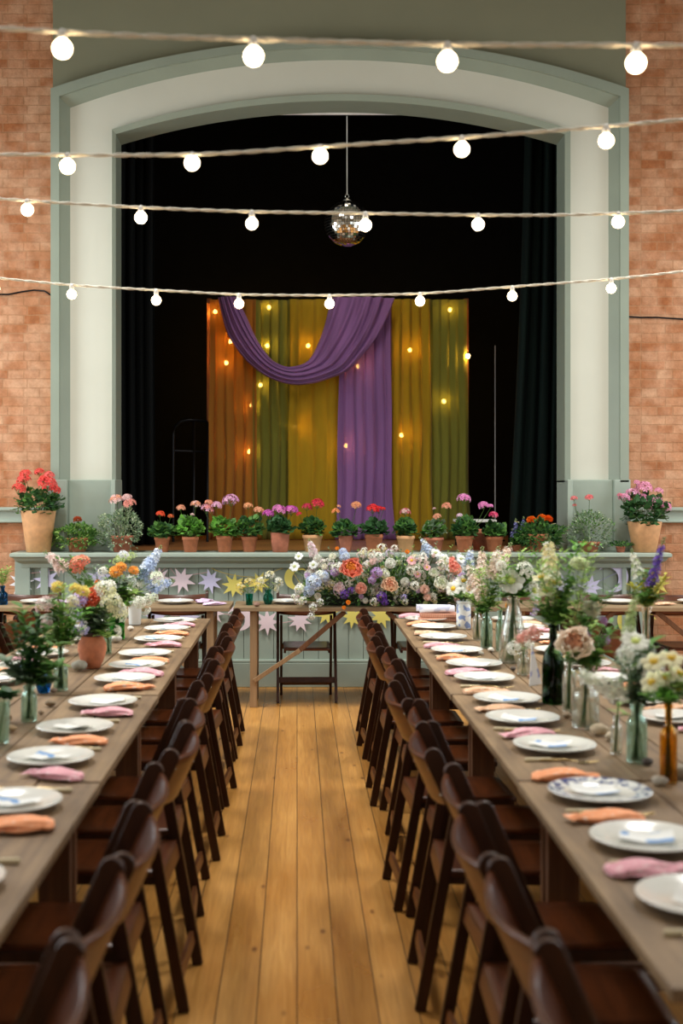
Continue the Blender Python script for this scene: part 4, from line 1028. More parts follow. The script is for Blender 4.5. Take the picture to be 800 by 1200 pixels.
def twine(label, pts, mat):
    v = [P(a, b, YG+.004) for a, b in pts]; sm = []
    for a, b in zip(v, v[1:]):
        for k in range(5): q = a.lerp(b, k/5); q.z -= .25*(b-a).length*(k/5)*(1-k/5)*.5; sm.append(q)
    sm.append(v[-1]); o = MB().tube(sm, .0028, mat, 5).build('garland_ribbon'); tag(o, label, 'ribbon', 'ribbons of the paper garlands')
tw1 = plain('pink_ribbon', (206,160,160), .7); tw2 = plain('gold_ribbon', (206,180,90), .7); tw3 = plain('lilac_ribbon', (150,150,180), .7)
twine('pink ribbon stringing the pale pink stars beside the bouquets', [(25,672),(60,668),(117,664),(187,672),(197,662),(206,674),(246,670)], tw1)
twine('gold ribbon looping over the yellow star and moon', [(236,664),(243,662),(252,668),(274,674),(303,676),(325,668),(338,662),(352,684)], tw2)
twine('pink ribbon under the table by the chair', [(200,722),(250,716),(281,722),(313,731),(351,726),(383,718)], tw1)
twine('lilac ribbon running to the lilac moon', [(605,680),(660,684),(692,684),(712,676),(741,660)], tw3)
twine('gold ribbon of the yellow moon under the right table', [(413,721),(447,722),(488,706)], tw2)
twine('gold ribbon between yellow moon and star on the right', [(728,724),(757,716),(770,690)], tw2)

# ------------------------------------------------------------ vases
def bottle_mesh(prof, mat, n=28, th=.003, wob=None):
    m = MB(); inner = [(max(.0, r-th), max(z, th*1.5)) for r, z in reversed(prof) if r > th*1.4]
    m.lathe([(0,0)]+prof+inner+[(0, th*1.6)], mat, n, cap=False, wob=wob); return m.mesh('vase')
def bott(r, h, neck, nr, sh=.15):
    """straight body, shoulder, neck, lip"""
    b = h*(1-neck-sh)
    return [(r*.93,0),(r,.005),(r,b*.5),(r,b),(r*.93,b+h*sh*.35),(r*.55+nr*.45,b+h*sh*.75),(nr,b+h*sh),(nr*.95,h-.016),(nr*1.22,h-.014),(nr*1.25,h-.004),(nr*1.1,h)]
VASES = {}
def vase(key, px, py, label, kind, mat, w, hpx, cat='vase', name='glass_bottle', z=TH, x=None, y=None, wob=None, neck=.3, nr=.4, sh=.15):
    Y = y or (CAMZ-z)*F/(py-VY); X = x if x is not None else XX(px, Y); k = F/Y; r = w/2/k; h = hpx/k
    if kind == 'bottle': pr = bott(r, h, neck, r*nr, sh)
    elif kind == 'jug': pr = [(r*.52,0),(r*.56,.006),(r*.82,h*.25),(r,h*.52),(r*.95,h*.7),(r*.74,h*.86),(r*.70,h*.9),(r*.78,h*.985),(r*.76,h)]
    elif kind == 'tumbler': pr = [(r*.8,0),(r*.83,.006),(r,h*.98),(r,h)]
    elif kind == 'flute': pr = [(r*1.1,0),(r*1.15,.006),(r*.6,h*.1),(r*.55,h*.5),(r*.7,h*.9),(r,h)]
    elif kind == 'carafe': pr = [(r*.95,0),(r,.008),(r*.98,h*.25),(r*.8,h*.5),(r*.5,h*.8),(r*.42,h*.92),(r*.5,h)]
    elif kind == 'urn': pr = [(r*.6,0),(r*.7,.004),(r,h*.35),(r*.9,h*.6),(r*.5,h*.78),(r*.6,h*.9),(r*.75,h)]
    o = put(name, bottle_mesh(pr, mat, wob=wob, th=.0035 if kind != 'jug' else .006), None, (X, Y, z+.001)); tag(o, label, cat, None)
    VASES[key] = (Vector((X, Y, z)), pr[-2][0], h, r); return o
gl_clear = glass('clear_glass', (246,250,247), .45); gl_teal = glass('pale_teal_glass', (222,240,233), .45); gl_green = glass('bottle_green_glass', (80,130,76), .4)
gl_amber = glass('amber_glass', (240,206,112), .45); gl_blue = glass('blue_glass', (70,176,220), .5); gl_em = glass('emerald_glass', (110,200,116), .5); gl_tq = glass('turquoise_glass', (110,205,195), .5)
ribs = lambda a, z: 1+.03*math.cos(a*16)
vase('amber', 783, 917, 'amber glass bottle near the right edge of the right table', 'bottle', gl_amber, 20, 92, name='glass_bottle', neck=.28, nr=.42, wob=lambda a, z: 1+.025*math.cos(a*12))
vase('tealR', 746, 893, 'pale teal bottle of white stocks on the right table', 'bottle', gl_teal, 24, 68, neck=.2, nr=.55)
vase('ribR', 722, 884, 'tiny clear bud vase left of the pale teal bottle', 'bottle', gl_clear, 14, 45, neck=.2, nr=.5)
vase('clearR', 686, 853, 'squat clear ribbed bottle holding the peach rose', 'bottle', gl_clear, 31, 72, neck=.32, nr=.45, sh=.18, wob=ribs)
vase('slimR', 667, 834, 'slim clear bottle beside the dark green wine bottle', 'bottle', gl_clear, 16, 62, neck=.2, nr=.6)
vase('wine', 648, 824, 'dark green wine bottle on the right table', 'bottle', gl_green, 26, 92, neck=.26, nr=.36, sh=.28)
vase('budR', 613, 791, 'small clear bud vase holding white blossom on the right table', 'bottle', gl_clear, 15, 28, neck=.2, nr=.6)
vase('carafe', 601, 776, 'tall clear glass carafe full of stems on the right table', 'carafe', gl_clear, 34, 78)
vase('slim2', 586, 763, 'slim pale bottle with an orange bloom, left of the glass carafe', 'bottle', gl_teal, 11, 48, neck=.25, nr=.5)
vase('teal2', 570, 759, 'pale green bottle of blush stocks, left of the glass carafe', 'bottle', gl_teal, 14, 46, neck=.25, nr=.55)
vase('teal3', 559, 750, 'clear bottle between the blue-patterned jar and pale green bottle', 'bottle', gl_clear, 11, 38, neck=.25, nr=.55)
jarm = printed('blue_patterned_glaze', (226,226,220), (126,146,190), 26, .55, .25)
vase('jar', 543, 737, 'white ceramic jar with a blue pattern at the far end of the right table', 'bottle', jarm, 17, 33, name='ceramic_jar', neck=.08, nr=.8, sh=.06)
vase('flute', 757, 812, 'tall clear glass flute of purple delphinium on the right table', 'flute', gl_clear, 13, 100, y=5.35, x=XX(757,5.35))
vase('edgeL', 1, 871, 'pale blue glass vase cut by the left edge of the picture', 'tumbler', gl_teal, 22, 50)
vase('leafL', 34, 845, 'small clear bottle of dark leafy sprigs on the left table', 'bottle', gl_teal, 19, 42, neck=.18, nr=.6)
vase('blue', 51, 812, 'small bright blue glass bottle on the left table', 'urn', gl_blue, 19, 28)
vase('paleL', 71, 809, 'pale green bottle behind the bright blue one', 'bottle', gl_teal, 17, 52, neck=.38, nr=.4)
vase('jug', 108, 783, 'round terracotta jug of mixed flowers on the left table', 'jug', terra, 34, 42, name='terracotta_jug')
vase('slimL', 126, 766, 'slim pale teal bottle right behind the terracotta jug', 'bottle', gl_teal, 10, 36)
vase('emerald', 137, 749, 'emerald green glass bottle on the left table', 'bottle', gl_em, 18, 40, neck=.16, nr=.55)
whitec = plain('white_ceramic', (226,226,220), .3, var=.03)
vase('whiteL', 158, 732, 'white ceramic vase at the far end of the left table', 'tumbler', whitec, 17, 34, name='ceramic_vase')
vase('turq1', 292, 709, 'small turquoise vase of yellow flowers on the middle trestle table', 'tumbler', gl_tq, 9, 13, z=HH, y=9.36)
vase('turq2', 314, 707, 'larger turquoise vase of white flowers on the middle trestle table', 'urn', gl_tq, 12, 17, z=HH, y=9.42)
vase('turq3', 3, 708, 'turquoise bottle at the left end of the trestle tables', 'bottle', gl_blue, 12, 22, z=HH, y=9.4, neck=.3)

b_, nr_, h_, r_ = VASES['jug']; jug = [o for o in bpy.data.objects if o.name.startswith('terracotta_jug')][0]
MB().lathe([(r_*.71,h_*.895),(r_*.76,h_*.91),(r_*.80,h_*.985),(r_*.79,h_*1.005),(r_*.72,h_*1.003)], plain('dark_glaze', (44,26,20), .35), 28, cap=False).build('rim', jug)
# ------------------------------------------------------------ cut stems in the vases
KINDNAME = {'rose':'cut_rose','flat':'cut_anemone','pom':'cut_scabious','umb':'cut_blossom','spk':'cut_stock','leafy':'leafy_sprig','spray':'feathery_sprig'}
def cut(vkey, px, py, kind, what, mesh=None, sc=1., dy=0., lm=leaf_mid, nl=5, LL_=.04, lk='lance', face=.6, name=None):
    """one stem standing in a vase; (px, py) is where its head shows"""
    b, nr, h, r = VASES[vkey]; rr = random.Random(px*31+py*7+int(sc*10)); 
    hd = Vector((XX(px, b.y+dy), b.y+dy, ZZ(py, b.y+dy)))
    t = thing(name or KINDNAME[kind], what, 'foliage' if kind in ('leafy','spray') else 'flower', b+Vector((0,0,.004)), 0, what.split(' in ')[-1] and 'stems in the '+what.split(' in the ')[-1])
    org = b+Vector((0,0,.004)); s = 1 if hd.x > b.x else -1
    base = Vector((-s*(r*.45)*rr.random(), rr.uniform(-.3,.3)*r, .006)); neck = Vector((s*nr*.35*rr.random(), rr.uniform(-.3,.3)*nr, h*.985)); end = hd-org
    ups = (end-neck); mid = neck+Vector((ups.x*.35, ups.y*.35, ups.z*.55)); L = []
    for i in range(5): L.append(base.lerp(neck, i/4))
    for i in range(1, 9): f = i/8; L.append(neck*(1-f)**2+mid*2*f*(1-f)+end*f*f)
    MB().tube(L, [.0022]*5+[.0021-.0008*i/8 for i in range(8)], stemgreen, 6).build('stem', t)
    if kind == 'leafy' or kind == 'spray' or nl:
        m = MB(); n = nl if kind not in ('leafy','spray') else (36 if kind == 'leafy' else 80)
        for i in range(n):
            f = rr.uniform(.15, .95) if kind not in ('leafy','spray') else (i+.5)/n
            p = neck*(1-f)**2+mid*2*f*(1-f)+end*f*f; a = 2.4*i+rr.uniform(-.4,.4); d = Vector((math.cos(a), math.sin(a), rr.uniform(.3,1.1)))
            lk_ = LL_*rr.uniform(.8,1.4)*(1 if kind != 'spray' else .55)
            if kind == 'spray': q = p+d.normalized()*rr.uniform(.01,.045); m.tube([p, q], .0006, lm, 4, cap=False); leaf(m, q, d, (0,0,1), lk_, lk_*.5, lm, .2, .3, 'ovate')
            else: leaf(m, p, d, (0,0,1), lk_, lk_*(.36 if lk == 'lance' else .6), lm, .25, .35, lk)
        m.build('leaves', t)
    if mesh:
        d = (end-mid).normalized(); d = (d+Vector((0,-1,.1))*face).normalized(); q = d.to_track_quat('Z', 'Y').to_euler()
        o = put('bloom', mesh, t, end, q, sc*1.22)
    return t
wht = (240,240,224); crm = (240,226,176); lil = (196,176,222); blu = (190,206,232); grn = (176,196,130); prp = (104,72,170)
nar = lambda v=0: bl_flat((244,236,196), (236,196,70), 6, v); ane = lambda v=0: bl_flat(wht, (206,214,130), 9, v); stk = lambda v=0: bl_spike(wht, (226,232,210), v, .16, .03, 40, .02)
blsh = lambda v=0: bl_spike(blush, (250,232,220), v, .15, .03, 40, .02); gsp = lambda v=0: bl_spike(grn, (206,216,160), v, .15, .02, 40, .013)
# right table
for a in ((766,776),(786,772),(796,790),(776,796),(764,800),(792,808)): cut('amber', a[0], a[1], 'flat', 'pale yellow narcissus in the amber bottle', nar(a[0] % 3), 1.15, 0, leaf_bright, 3, name='cut_narcissus')
cut('amber', 800, 815, 'leafy', 'bright green sprig in the amber bottle', lm=leaf_bright, LL_=.04)
cut('tealR', 726, 812, 'spk', 'white stock in the pale teal bottle', stk(1), .9, 0, leaf_grey, 3, face=.1)
cut('tealR', 745, 792, 'spk', 'white stock in the pale teal bottle', stk(2), 1.0, .03, leaf_grey, 3, face=.05)
cut('tealR', 744, 752, 'flat', 'white anemone in the pale teal bottle', ane(1), 1.3, -.02, leaf_mid, 4)
cut('tealR', 755, 775, 'leafy', 'grey-green sprig in the pale teal bottle', lm=leaf_grey, LL_=.045, lk='ovate')
cut('tealR', 768, 800, 'leafy', 'dark sprig in the pale teal bottle', lm=leaf_dark, LL_=.045, lk='ovate')
cut('ribR', 724, 822, 'umb', 'small white blossom in the tiny clear bud vase', bl_umbel(wht, crm, 1, 20), .9, 0, leaf_light, 4)
cut('ribR', 736, 838, 'umb', 'blush blossom in the tiny clear bud vase', bl_umbel(blush, wht, 2, 20), .6, 0, leaf_light, 2)
cut('ribR', 735, 745, 'spk', 'green snapdragon in the tiny clear bud vase', gsp(1), .85, 0, leaf_light, 3, face=.05)
cut('clearR', 674, 757, 'rose', 'large peach rose in the squat clear ribbed bottle', bl_rose((250,224,200), (246,186,146), v=1), 1.75, -.02, leaf_mid, 6, LL_=.05, lk='ovate', face=1.4)
cut('clearR', 690, 770, 'leafy', 'rose foliage in the squat clear ribbed bottle', lm=leaf_mid, LL_=.05, lk='ovate')
cut('clearR', 697, 790, 'spray', 'light green spray in the squat clear ribbed bottle', lm=leaf_light)
cut('slimR', 691, 716, 'pom', 'cream scabious in the slim clear bottle', bl_pom((240,232,206), 2, 90), 1.35, 0, leaf_mid, 4)
for i, a in enumerate(((703,730),(684,744),(706,750))): cut('slimR', a[0], a[1], 'umb', 'mauve blossom in the slim clear bottle', bl_umbel((176,130,176), lil, i, 16, .02), .7, .02*i, leaf_mid, 3)
cut('slimR', 678, 664, 'pom', 'tall greenish white scabious in the slim clear bottle', bl_pom((226,232,196), 3, 90), 1.35, .1, leaf_mid, 4)
cut('slimR', 696, 655, 'spray', 'feathery tall spray in the slim clear bottle', lm=leaf_light)
cut('slimR', 722, 690, 'spray', 'feathery leaning spray in the slim clear bottle', lm=leaf_mid)
for i, a in enumerate(((640,693),(653,702),(634,677),(650,684))): cut('wine', a[0], a[1], 'flat', 'cream narcissus in the dark green wine bottle', nar(i % 3), 1.2, .02*i, leaf_bright, 3, name='cut_narcissus')
cut('wine', 645, 690, 'spk', 'tall cream stock in the dark green wine bottle', bl_spike((240,228,180), wht, 5, .2, .035, 46, .022), .95, .05, leaf_mid, 4, face=.05)
cut('wine', 631, 740, 'spk', 'salmon pink stock in the dark green wine bottle', bl_spike((240,176,160), blush, 6, .12, .03, 34, .02), .8, 0, leaf_mid, 3, face=.2)
cut('wine', 660, 712, 'leafy', 'bright green leafy sprig in the dark green wine bottle', lm=leaf_bright, LL_=.05, lk='ovate')
cut('wine', 640, 720, 'leafy', 'bright green leafy sprig in the dark green wine bottle', lm=leaf_bright, LL_=.05, lk='ovate')
cut('wine', 655, 650, 'spray', 'tall feathery spray in the dark green wine bottle', lm=leaf_light)
cut('wine', 668, 700, 'spray', 'leaning feathery spray in the dark green wine bottle', lm=leaf_light)
cut('budR', 605, 760, 'umb', 'white blossom in the small clear bud vase', bl_umbel(wht, None, 1, 22), .8, 0, leaf_mid, 2)
cut('budR', 616, 758, 'umb', 'white blossom in the small clear bud vase', bl_umbel(wht, None, 2, 22), .7, 0, leaf_mid, 2)
cut('carafe', 598, 681, 'flat', 'large white anemone in the glass carafe', ane(2), 2.0, -.03, leaf_mid, 4, face=1.4)
cut('carafe', 625, 692, 'flat', 'white anemone in the glass carafe', ane(1), 1.6, .02, leaf_mid, 4, face=1.)
for a in ((612,648),(630,650),(590,655)): cut('carafe', a[0], a[1], 'spray', 'light green spray in the glass carafe', lm=leaf_light if a[0] < 620 else leaf_mid)
cut('carafe', 608, 665, 'leafy', 'bright green leaves in the glass carafe', lm=leaf_bright, lk='ovate')
cut('carafe', 622, 668, 'leafy', 'bright green leaves in the glass carafe', lm=leaf_bright, lk='ovate')
cut('carafe', 588, 700, 'leafy', 'green sprig in the glass carafe', lm=leaf_mid)
cut('carafe', 620, 712, 'umb', 'lilac blossom in the glass carafe', bl_umbel(lil, wht, 2, 20), .8, .05, leaf_mid, 3)
cut('slim2', 594, 713, 'pom', 'small orange bloom in the slim pale bottle', bl_pom((246,170,30), 5, 50), 1.0, 0, leaf_mid, 3)
for i, a in enumerate(((575,680),(566,700),(583,672))): cut('teal2', a[0], a[1], 'spk', 'blush stock in the pale green bottle', blsh(i), 1.05, .03*i, leaf_light, 3, face=.1)
cut('teal2', 590, 690, 'leafy', 'green sprig in the pale green bottle', lm=leaf_light)
cut('teal2', 572, 650, 'spray', 'light green spray in the pale green bottle', lm=leaf_light)
for i, a in enumerate(((556,694),(562,678))): cut('teal3', a[0], a[1], 'spk', 'blush stock in the clear bottle by the jar', blsh(i+3), 1.0, .02*i, leaf_light, 3, face=.1)
cut('teal3', 566, 710, 'leafy', 'green sprig in the clear bottle by the jar', lm=leaf_mid)
for i, a in enumerate(((543,681),(531,690),(549,690))): cut('jar', a[0], a[1], 'flat', 'white anemone with yellow eye in the ceramic jar', bl_flat(wht, (238,190,60), 8, i), 1.5, -.02*i, leaf_mid, 3, face=1.2)
cut('jar', 533, 668, 'spk', 'coral stock in the ceramic jar', bl_spike((240,140,120), blush, 7, .09, .03, 30, .02), .9, .05, leaf_mid, 2, face=.3)
cut('jar', 548, 668, 'spk', 'pale blue delphinium in the ceramic jar', bl_spike(blu, wht, 8, .12, .028, 34, .018), 1., .04, leaf_mid, 2, face=.2)
cut('jar', 556, 700, 'leafy', 'green sprig in the ceramic jar', lm=leaf_mid)
cut('flute', 762, 688, 'spk', 'purple delphinium in the tall glass flute', bl_spike(prp, (130,96,196), 9, .19, .02, 50, .015), .95, 0, leaf_mid, 2, face=.02, name='cut_delphinium')
cut('flute', 749, 678, 'spk', 'white stock in the tall glass flute', bl_spike(wht, grn, 10, .12, .022, 34, .015), .9, .03, leaf_mid, 2, face=.05)
cut('flute', 742, 690, 'spray', 'yellow-green spray in the tall glass flute', lm=leafmat('leaf_yellow', (178,176,60)))
cut('flute', 778, 680, 'spray', 'yellow-green spray in the tall glass flute', lm=leafmat('leaf_yellow', (178,176,60)))
# left table
for i, a in enumerate(((26,712),(46,722),(62,755),(38,742))): cut('leafL', a[0], a[1], 'leafy', 'dark leafy sprig in the small clear bottle', lm=[leaf_mid, leaf_dark][i % 2], LL_=.062, dy=.03*i)
for i, a in enumerate(((4,775),(18,795))): cut('leafL', a[0], a[1], 'leafy', 'low grey leafy sprig in the small clear bottle', lm=leaf_grey, LL_=.055, lk='ovate', dy=-.05*i)
cut('leafL', 62, 800, 'leafy', 'drooping dark sprig in the small clear bottle', lm=leaf_dark, LL_=.05, lk='ovate')
cut('edgeL', 10, 815, 'leafy', 'dark drooping sprig in the pale blue glass vase', lm=leaf_dark, LL_=.05, lk='ovate')
cut('blue', 50, 778, 'umb', 'small white blossom in the blue glass bottle', bl_umbel(wht, crm, 1, 18), .6, 0, leaf_mid, 2)
for i, a in enumerate(((68,690),(88,692),(97,695))): cut('paleL', a[0], a[1], 'rose', 'yellow flower in the pale green bottle', bl_pom((246,222,140), i, 60), 1.1, .04*i, leaf_bright, 4, name='cut_carnation')
for i, a in enumerate(((72,712),(64,738),(84,730))): cut('paleL', a[0], a[1], 'leafy', 'bright leafy sprig in the pale green bottle', lm=[leaf_bright, leaf_light][i % 2], LL_=.05, dy=.02*i)
for i, a in enumerate(((56,715),(60,735))): cut('paleL', a[0], a[1], 'umb', 'pale pink blossom in the pale green bottle', bl_umbel((244,206,204), wht, i, 22), 1., .02*i, leaf_light, 3)
cut('paleL', 80, 755, 'spray', 'light green spray in the pale green bottle', lm=leaf_light)
cut('jug', 105, 703, 'pom', 'coral carnation in the terracotta jug', bl_pom((236,120,84), 2, 90), 1.9, -.02, leaf_mid, 4, name='cut_carnation')
cut('jug', 113, 697, 'pom', 'coral carnation in the terracotta jug', bl_pom((240,140,96), 3, 90), 1.5, .03, leaf_mid, 4, name='cut_carnation')
cut('jug', 97, 708, 'umb', 'lilac blossom in the terracotta jug', bl_umbel(lil, (214,190,230), 1, 26), 1.1, -.03, leaf_mid, 3)
for i, a in enumerate(((126,712),(121,700),(130,722))): cut('jug', a[0], a[1], 'umb', 'cream blossom in the terracotta jug', bl_umbel((226,224,178), wht, i, 30), 1.35, .02*i, leaf_mid, 3)
for i, a in enumerate(((98,737),(92,722))): cut('jug', a[0], a[1], 'umb', 'pale lavender blossom in the terracotta jug', bl_umbel((190,184,222), wht, i, 22), .95, -.04, leaf_grey, 3)
for i, a in enumerate(((90,712),(117,722),(104,728),(127,736),(85,740),(112,715))): cut('jug', a[0], a[1], 'leafy', 'leafy sprig in the terracotta jug', lm=[leaf_mid, leaf_grey, leaf_dark][i % 3], LL_=.05, lk='ovate', dy=.03*(i-2))
cut('slimL', 98, 668, 'umb', 'tall coral blossom in the slim teal bottle', bl_umbel((240,130,104), peach, 1, 34), 1.35, 0, leaf_bright, 4)
cut('slimL', 77, 668, 'spk', 'tall blush stock in the slim teal bottle', bl_spike((240,214,206), wht, 3, .12, .03, 34, .02), 1., 0, leaf_mid, 3, face=.1)
cut('slimL', 88, 690, 'leafy', 'bright leafy sprig in the slim teal bottle', lm=leaf_bright, LL_=.055, lk='ovate')
cut('slimL', 110, 665, 'spray', 'grey spray in the slim teal bottle', lm=leaf_grey)
for i, a in enumerate(((136,672),(142,666),(156,670),(115,684))): cut('emerald', a[0], a[1], 'pom', 'orange poppy in the emerald bottle', bl_pom((252,182,96), i, 60) if i != 3 else bl_pom((240,140,50), 9, 50), (1.45, 1.25, 1.15, .8)[i], .02*i, leaf_mid, 3, name='cut_poppy')
for i, a in enumerate(((140,692),(133,700),(150,705),(146,690))): cut('emerald', a[0], a[1], 'leafy', 'bright leafy sprig in the emerald bottle', lm=[leaf_bright, leaf_mid][i % 2], LL_=.06, lk='ovate', dy=.02*i)
cut('emerald', 128, 680, 'leafy', 'grey leafy sprig in the emerald bottle', lm=leaf_grey, LL_=.05, lk='ovate')
for i, a in enumerate(((172,668),(164,680),(176,690))): cut('whiteL', a[0], a[1], 'spk', 'pale blue delphinium in the white ceramic vase', bl_spike(blu, (226,232,240), i, .15, .035, 44, .022), 1., .03*i, leaf_grey, 2, face=.1, name='cut_delphinium')
for i, a in enumerate(((160,690),(170,702),(152,696),(163,705))): cut('whiteL', a[0], a[1], 'umb', 'white blossom in the white ceramic vase', bl_umbel((234,236,216), wht, i, 30), .95, -.03*i, leaf_light, 3)
for i, a in enumerate(((145,662),(152,660))): cut('whiteL', a[0], a[1], 'umb', 'lime green umbel in the white ceramic vase', bl_umbel((190,206,140), grn, i, 30, .035, .009, .4), 1.3, .04, leaf_light, 3)
cut('whiteL', 166, 665, 'leafy', 'grey leafy sprig in the white ceramic vase', lm=leaf_grey)
# trestle-table vases
for i, a in enumerate(((284,689),(291,686),(299,689),(288,693))): cut('turq1', a[0], a[1], 'umb', 'yellow blossom in the small turquoise vase', bl_umbel((240,208,110), crm, i, 16), .85, .01*i, leaf_light, 2)
for i, a in enumerate(((308,684),(316,678),(323,684),(318,690))): cut('turq2', a[0], a[1], 'umb', 'white blossom in the larger turquoise vase', bl_umbel(wht, crm, i, 18), .95, .01*i, leaf_light, 2)
for i, a in enumerate(((2,672),(10,668))): cut('turq3', a[0], a[1], 'spray', 'light green spray in the turquoise bottle', lm=leaf_light)

# ------------------------------------------------------------ the big arrangement
AY = 9.38
t = thing('flower_arrangement', 'big low arrangement of mixed flowers in the middle of the trestle tables', 'flower arrangement', (XX(450,AY), AY, HH))
def A(px, py, dy=0.): return Vector((XX(px,AY+dy), AY+dy, ZZ(py,AY+dy)))-t.location
MB().box((0,.02,.035), (.95,.14,.07), plain('dark_trough', (40,44,36), .7), bev=.01).build('trough', t)
m = MB(); r = random.Random(8)
for i in range(3400):
    u = r.uniform(-1,1); px = 450+u*97; env = (1-abs(u)**2.6); top = 655+18*abs(u)-6*math.sin(u*6); bot = 712-8*abs(u)
    py = bot-(bot-top)*r.random()**.8*(.35+.65*env**.4); d = r.uniform(-.17,.17)*(env**.5)
    p = A(px, py, d-.02); c = A(450+u*70, 705, 0); o = (p-c); o = (o.normalized()+rdir(r, -1)*.6).normalized(); L_ = r.uniform(.022,.046)
    p.z = max(p.z, .012) if abs(d) < .22 else p.z
    leaf(m, p-o*L_*.4, o, (0,-.4,1), L_, L_*.5, [leaf_mid, leaf_dark, leaf_mid, leaf_light, leaf_grey][r.randrange(5)], .25, r.uniform(0,.4), 'ovate')
    if i % 14 == 0: m.tube([c+Vector((0,0,.02)), c.lerp(p,.6), p], .0014, stemgreen, 4, cap=False)
m.build('foliage', t)
def bloom(name, mesh, px, py, sc, d=-.17, tilt=1.):
    p = A(px, py, d); c = A(450+(px-450)*.6, 712, 0.03); n = ((p-c).normalized()+Vector((0,-1.,.15))*tilt).normalized()
    MB().tube([c, c.lerp(p,.5)+Vector((0,.0,.02)), p], .0018, stemgreen, 5).build('stem', t)
    put(name, mesh, t, p, n.to_track_quat('Z','Y').to_euler(), sc*1.12)
bloom('peony', bl_rose((246,150,124), (246,160,70), v=2), 412, 668, 2.35, -.24); bloom('rose', bl_rose((246,208,176), (240,176,140), v=3), 456, 686, 1.75, -.25)
bloom('carnation', bl_pom((244,180,158), 1, 90), 423, 690, 1.7, -.24); bloom('rose', bl_rose((240,220,218), (240,206,200), v=4), 398, 689, 1.2, -.23)
for a in ((457,661,1.9),(451,673,1.6),(474,682,1.5),(441,657,1.0),(372,655,1.3),(428,704,1.0)): bloom('carnation', bl_pom((240,240,226), a[0] % 3, 90), a[0], a[1], a[2]*.85, -.2)
for a in ((441,673,1.1),(436,681,.8),(392,672,.8)): bloom('lilac_cluster', bl_umbel((190,150,210), lil, a[0] % 3, 26), a[0], a[1], a[2], -.22)
for a in ((404,697,.9),(412,692,.7),(447,700,1.0),(451,706,.7)): bloom('violet_pansy', bl_umbel((92,50,150), (120,70,176), a[0] % 3, 18), a[0], a[1], a[2], -.25)
bloom('lilac_cluster', bl_umbel((150,150,206), lil, 1, 14), 473, 700, .6, -.24)
for a in ((370,684,1.7),(363,694,1.2),(380,677,1.2),(404,654,1.1),(402,648,.8)): bloom('hydrangea', bl_umbel((190,206,236), (216,226,240), a[0] % 3, 34), a[0], a[1], a[2]*.95, -.2)
for a in ((515,684,1.9),(507,672,1.3)): bloom('ranunculus', bl_rose((240,240,222), (226,232,196), v=5), a[0], a[1], a[2]*.85, -.22)
for a in ((497,691,1.4),(500,700,1.1)): bloom('carnation', bl_pom((244,206,188), 2, 90), a[0], a[1], a[2], -.22)
for a in ((482,657,1.2),(489,673,.9),(500,665,.9)): bloom('cosmos', bl_flat((240,186,190), (236,190,80), 8, a[0] % 3), a[0], a[1], a[2], -.22)
for a in ((545,682,1.3),(530,691,1.2),(538,672,1.)): bloom('anemone', bl_flat(wht, (240,186,60), 8, a[0] % 3), a[0], a[1], a[2], -.2)
for a in ((520,655,1.5),(540,655,1.2),(510,648,1.2),(526,666,1.1),(367,662,1.2),(345,664,1.3),(350,652,1.1),(431,660,.9),(398,662,.9)): bloom('anemone', bl_flat((240,242,236), (214,220,160), 7, a[0] % 3), a[0], a[1], a[2], -.16)
bloom('stock_cluster', bl_umbel((242,150,120), peach, 2, 30), 532, 669, 1.15, -.16)
for a in ((477,647,.7),(395,643,.6),(408,706,.7),(403,712,.6)): bloom('orange_poppy', bl_pom((248,150,40), a[0] % 3, 40), a[0], a[1], a[2], -.18 if a[1] < 700 else -.3)
for i, (a, b, c2, sc, tl) in enumerate(((378,662,(240,222,222),1.25,-.9),(368,650,(240,214,220),1.1,-1.),(497,652,(196,212,236),1.1,.9),(506,648,(206,218,236),1.0,.9),(520,664,(236,238,236),1.1,.6),(540,668,(226,232,240),1.1,.4),(386,676,(236,236,232),1.0,-.8))):
    p = A(a, b, -.08); o = put('flower_spike', bl_spike(c2, wht, i+20, .15, .028, 40, .019), t, p, (random.Random(i).uniform(.1,.4), tl*.75, i), sc); c = A(450+(a-450)*.6, 708, 0); MB().tube([c, c.lerp(p,.6), p], .002, stemgreen, 5).build('stem', t)
for i, (a, b, sc) in enumerate(((352,692,1.1),(356,704,1.),(368,712,1.),(366,722,.9),(346,700,.8),(376,706,.9))): bloom('sweet_pea', bl_umbel((240,242,234), (214,222,190), i % 3, 18), a, b, sc*.85, -.24, .7)
for i in range(150):
    u = r.uniform(-1,1); px = 450+u*100; py = 708-64*(1-abs(u)**3)**.5*r.random()**.8
    k = r.randrange(6); c = [(240,240,222),(244,214,206),(236,226,170),(220,200,226),(244,232,214),(206,216,160)][k]
    bloom('small_blossom', bl_umbel(c, wht, i % 4, 16) if i % 3 else bl_pom(c, i % 3, 60), px, py, r.uniform(.6,1.15), r.uniform(-.22,-.08))
for i, (a, b) in enumerate(((340,668),(365,640),(385,642),(420,645),(455,646),(485,640),(512,636),(548,645),(560,672),(530,640),(350,680),(556,690),(470,645))):
    m = MB(); c = A(450+(a-450)*.55, 700, 0); p = A(a, b, r.uniform(-.1,.1)); m.tube([c, c.lerp(p,.6)+Vector((0,0,.02)), p], .0012, leaf_light, 4)
    for j in range(16): f = .45+.55*j/15; q = c.lerp(p, f)+Vector((0,0,.02*math.sin(PI*f))); leaf(m, q, (math.cos(j*2.4), math.sin(j*2.4), .8), (0,0,1), .03, .012, [leaf_grey, leaf_light][i % 2], .2, .2)
    m.build('grass_sprig', t)

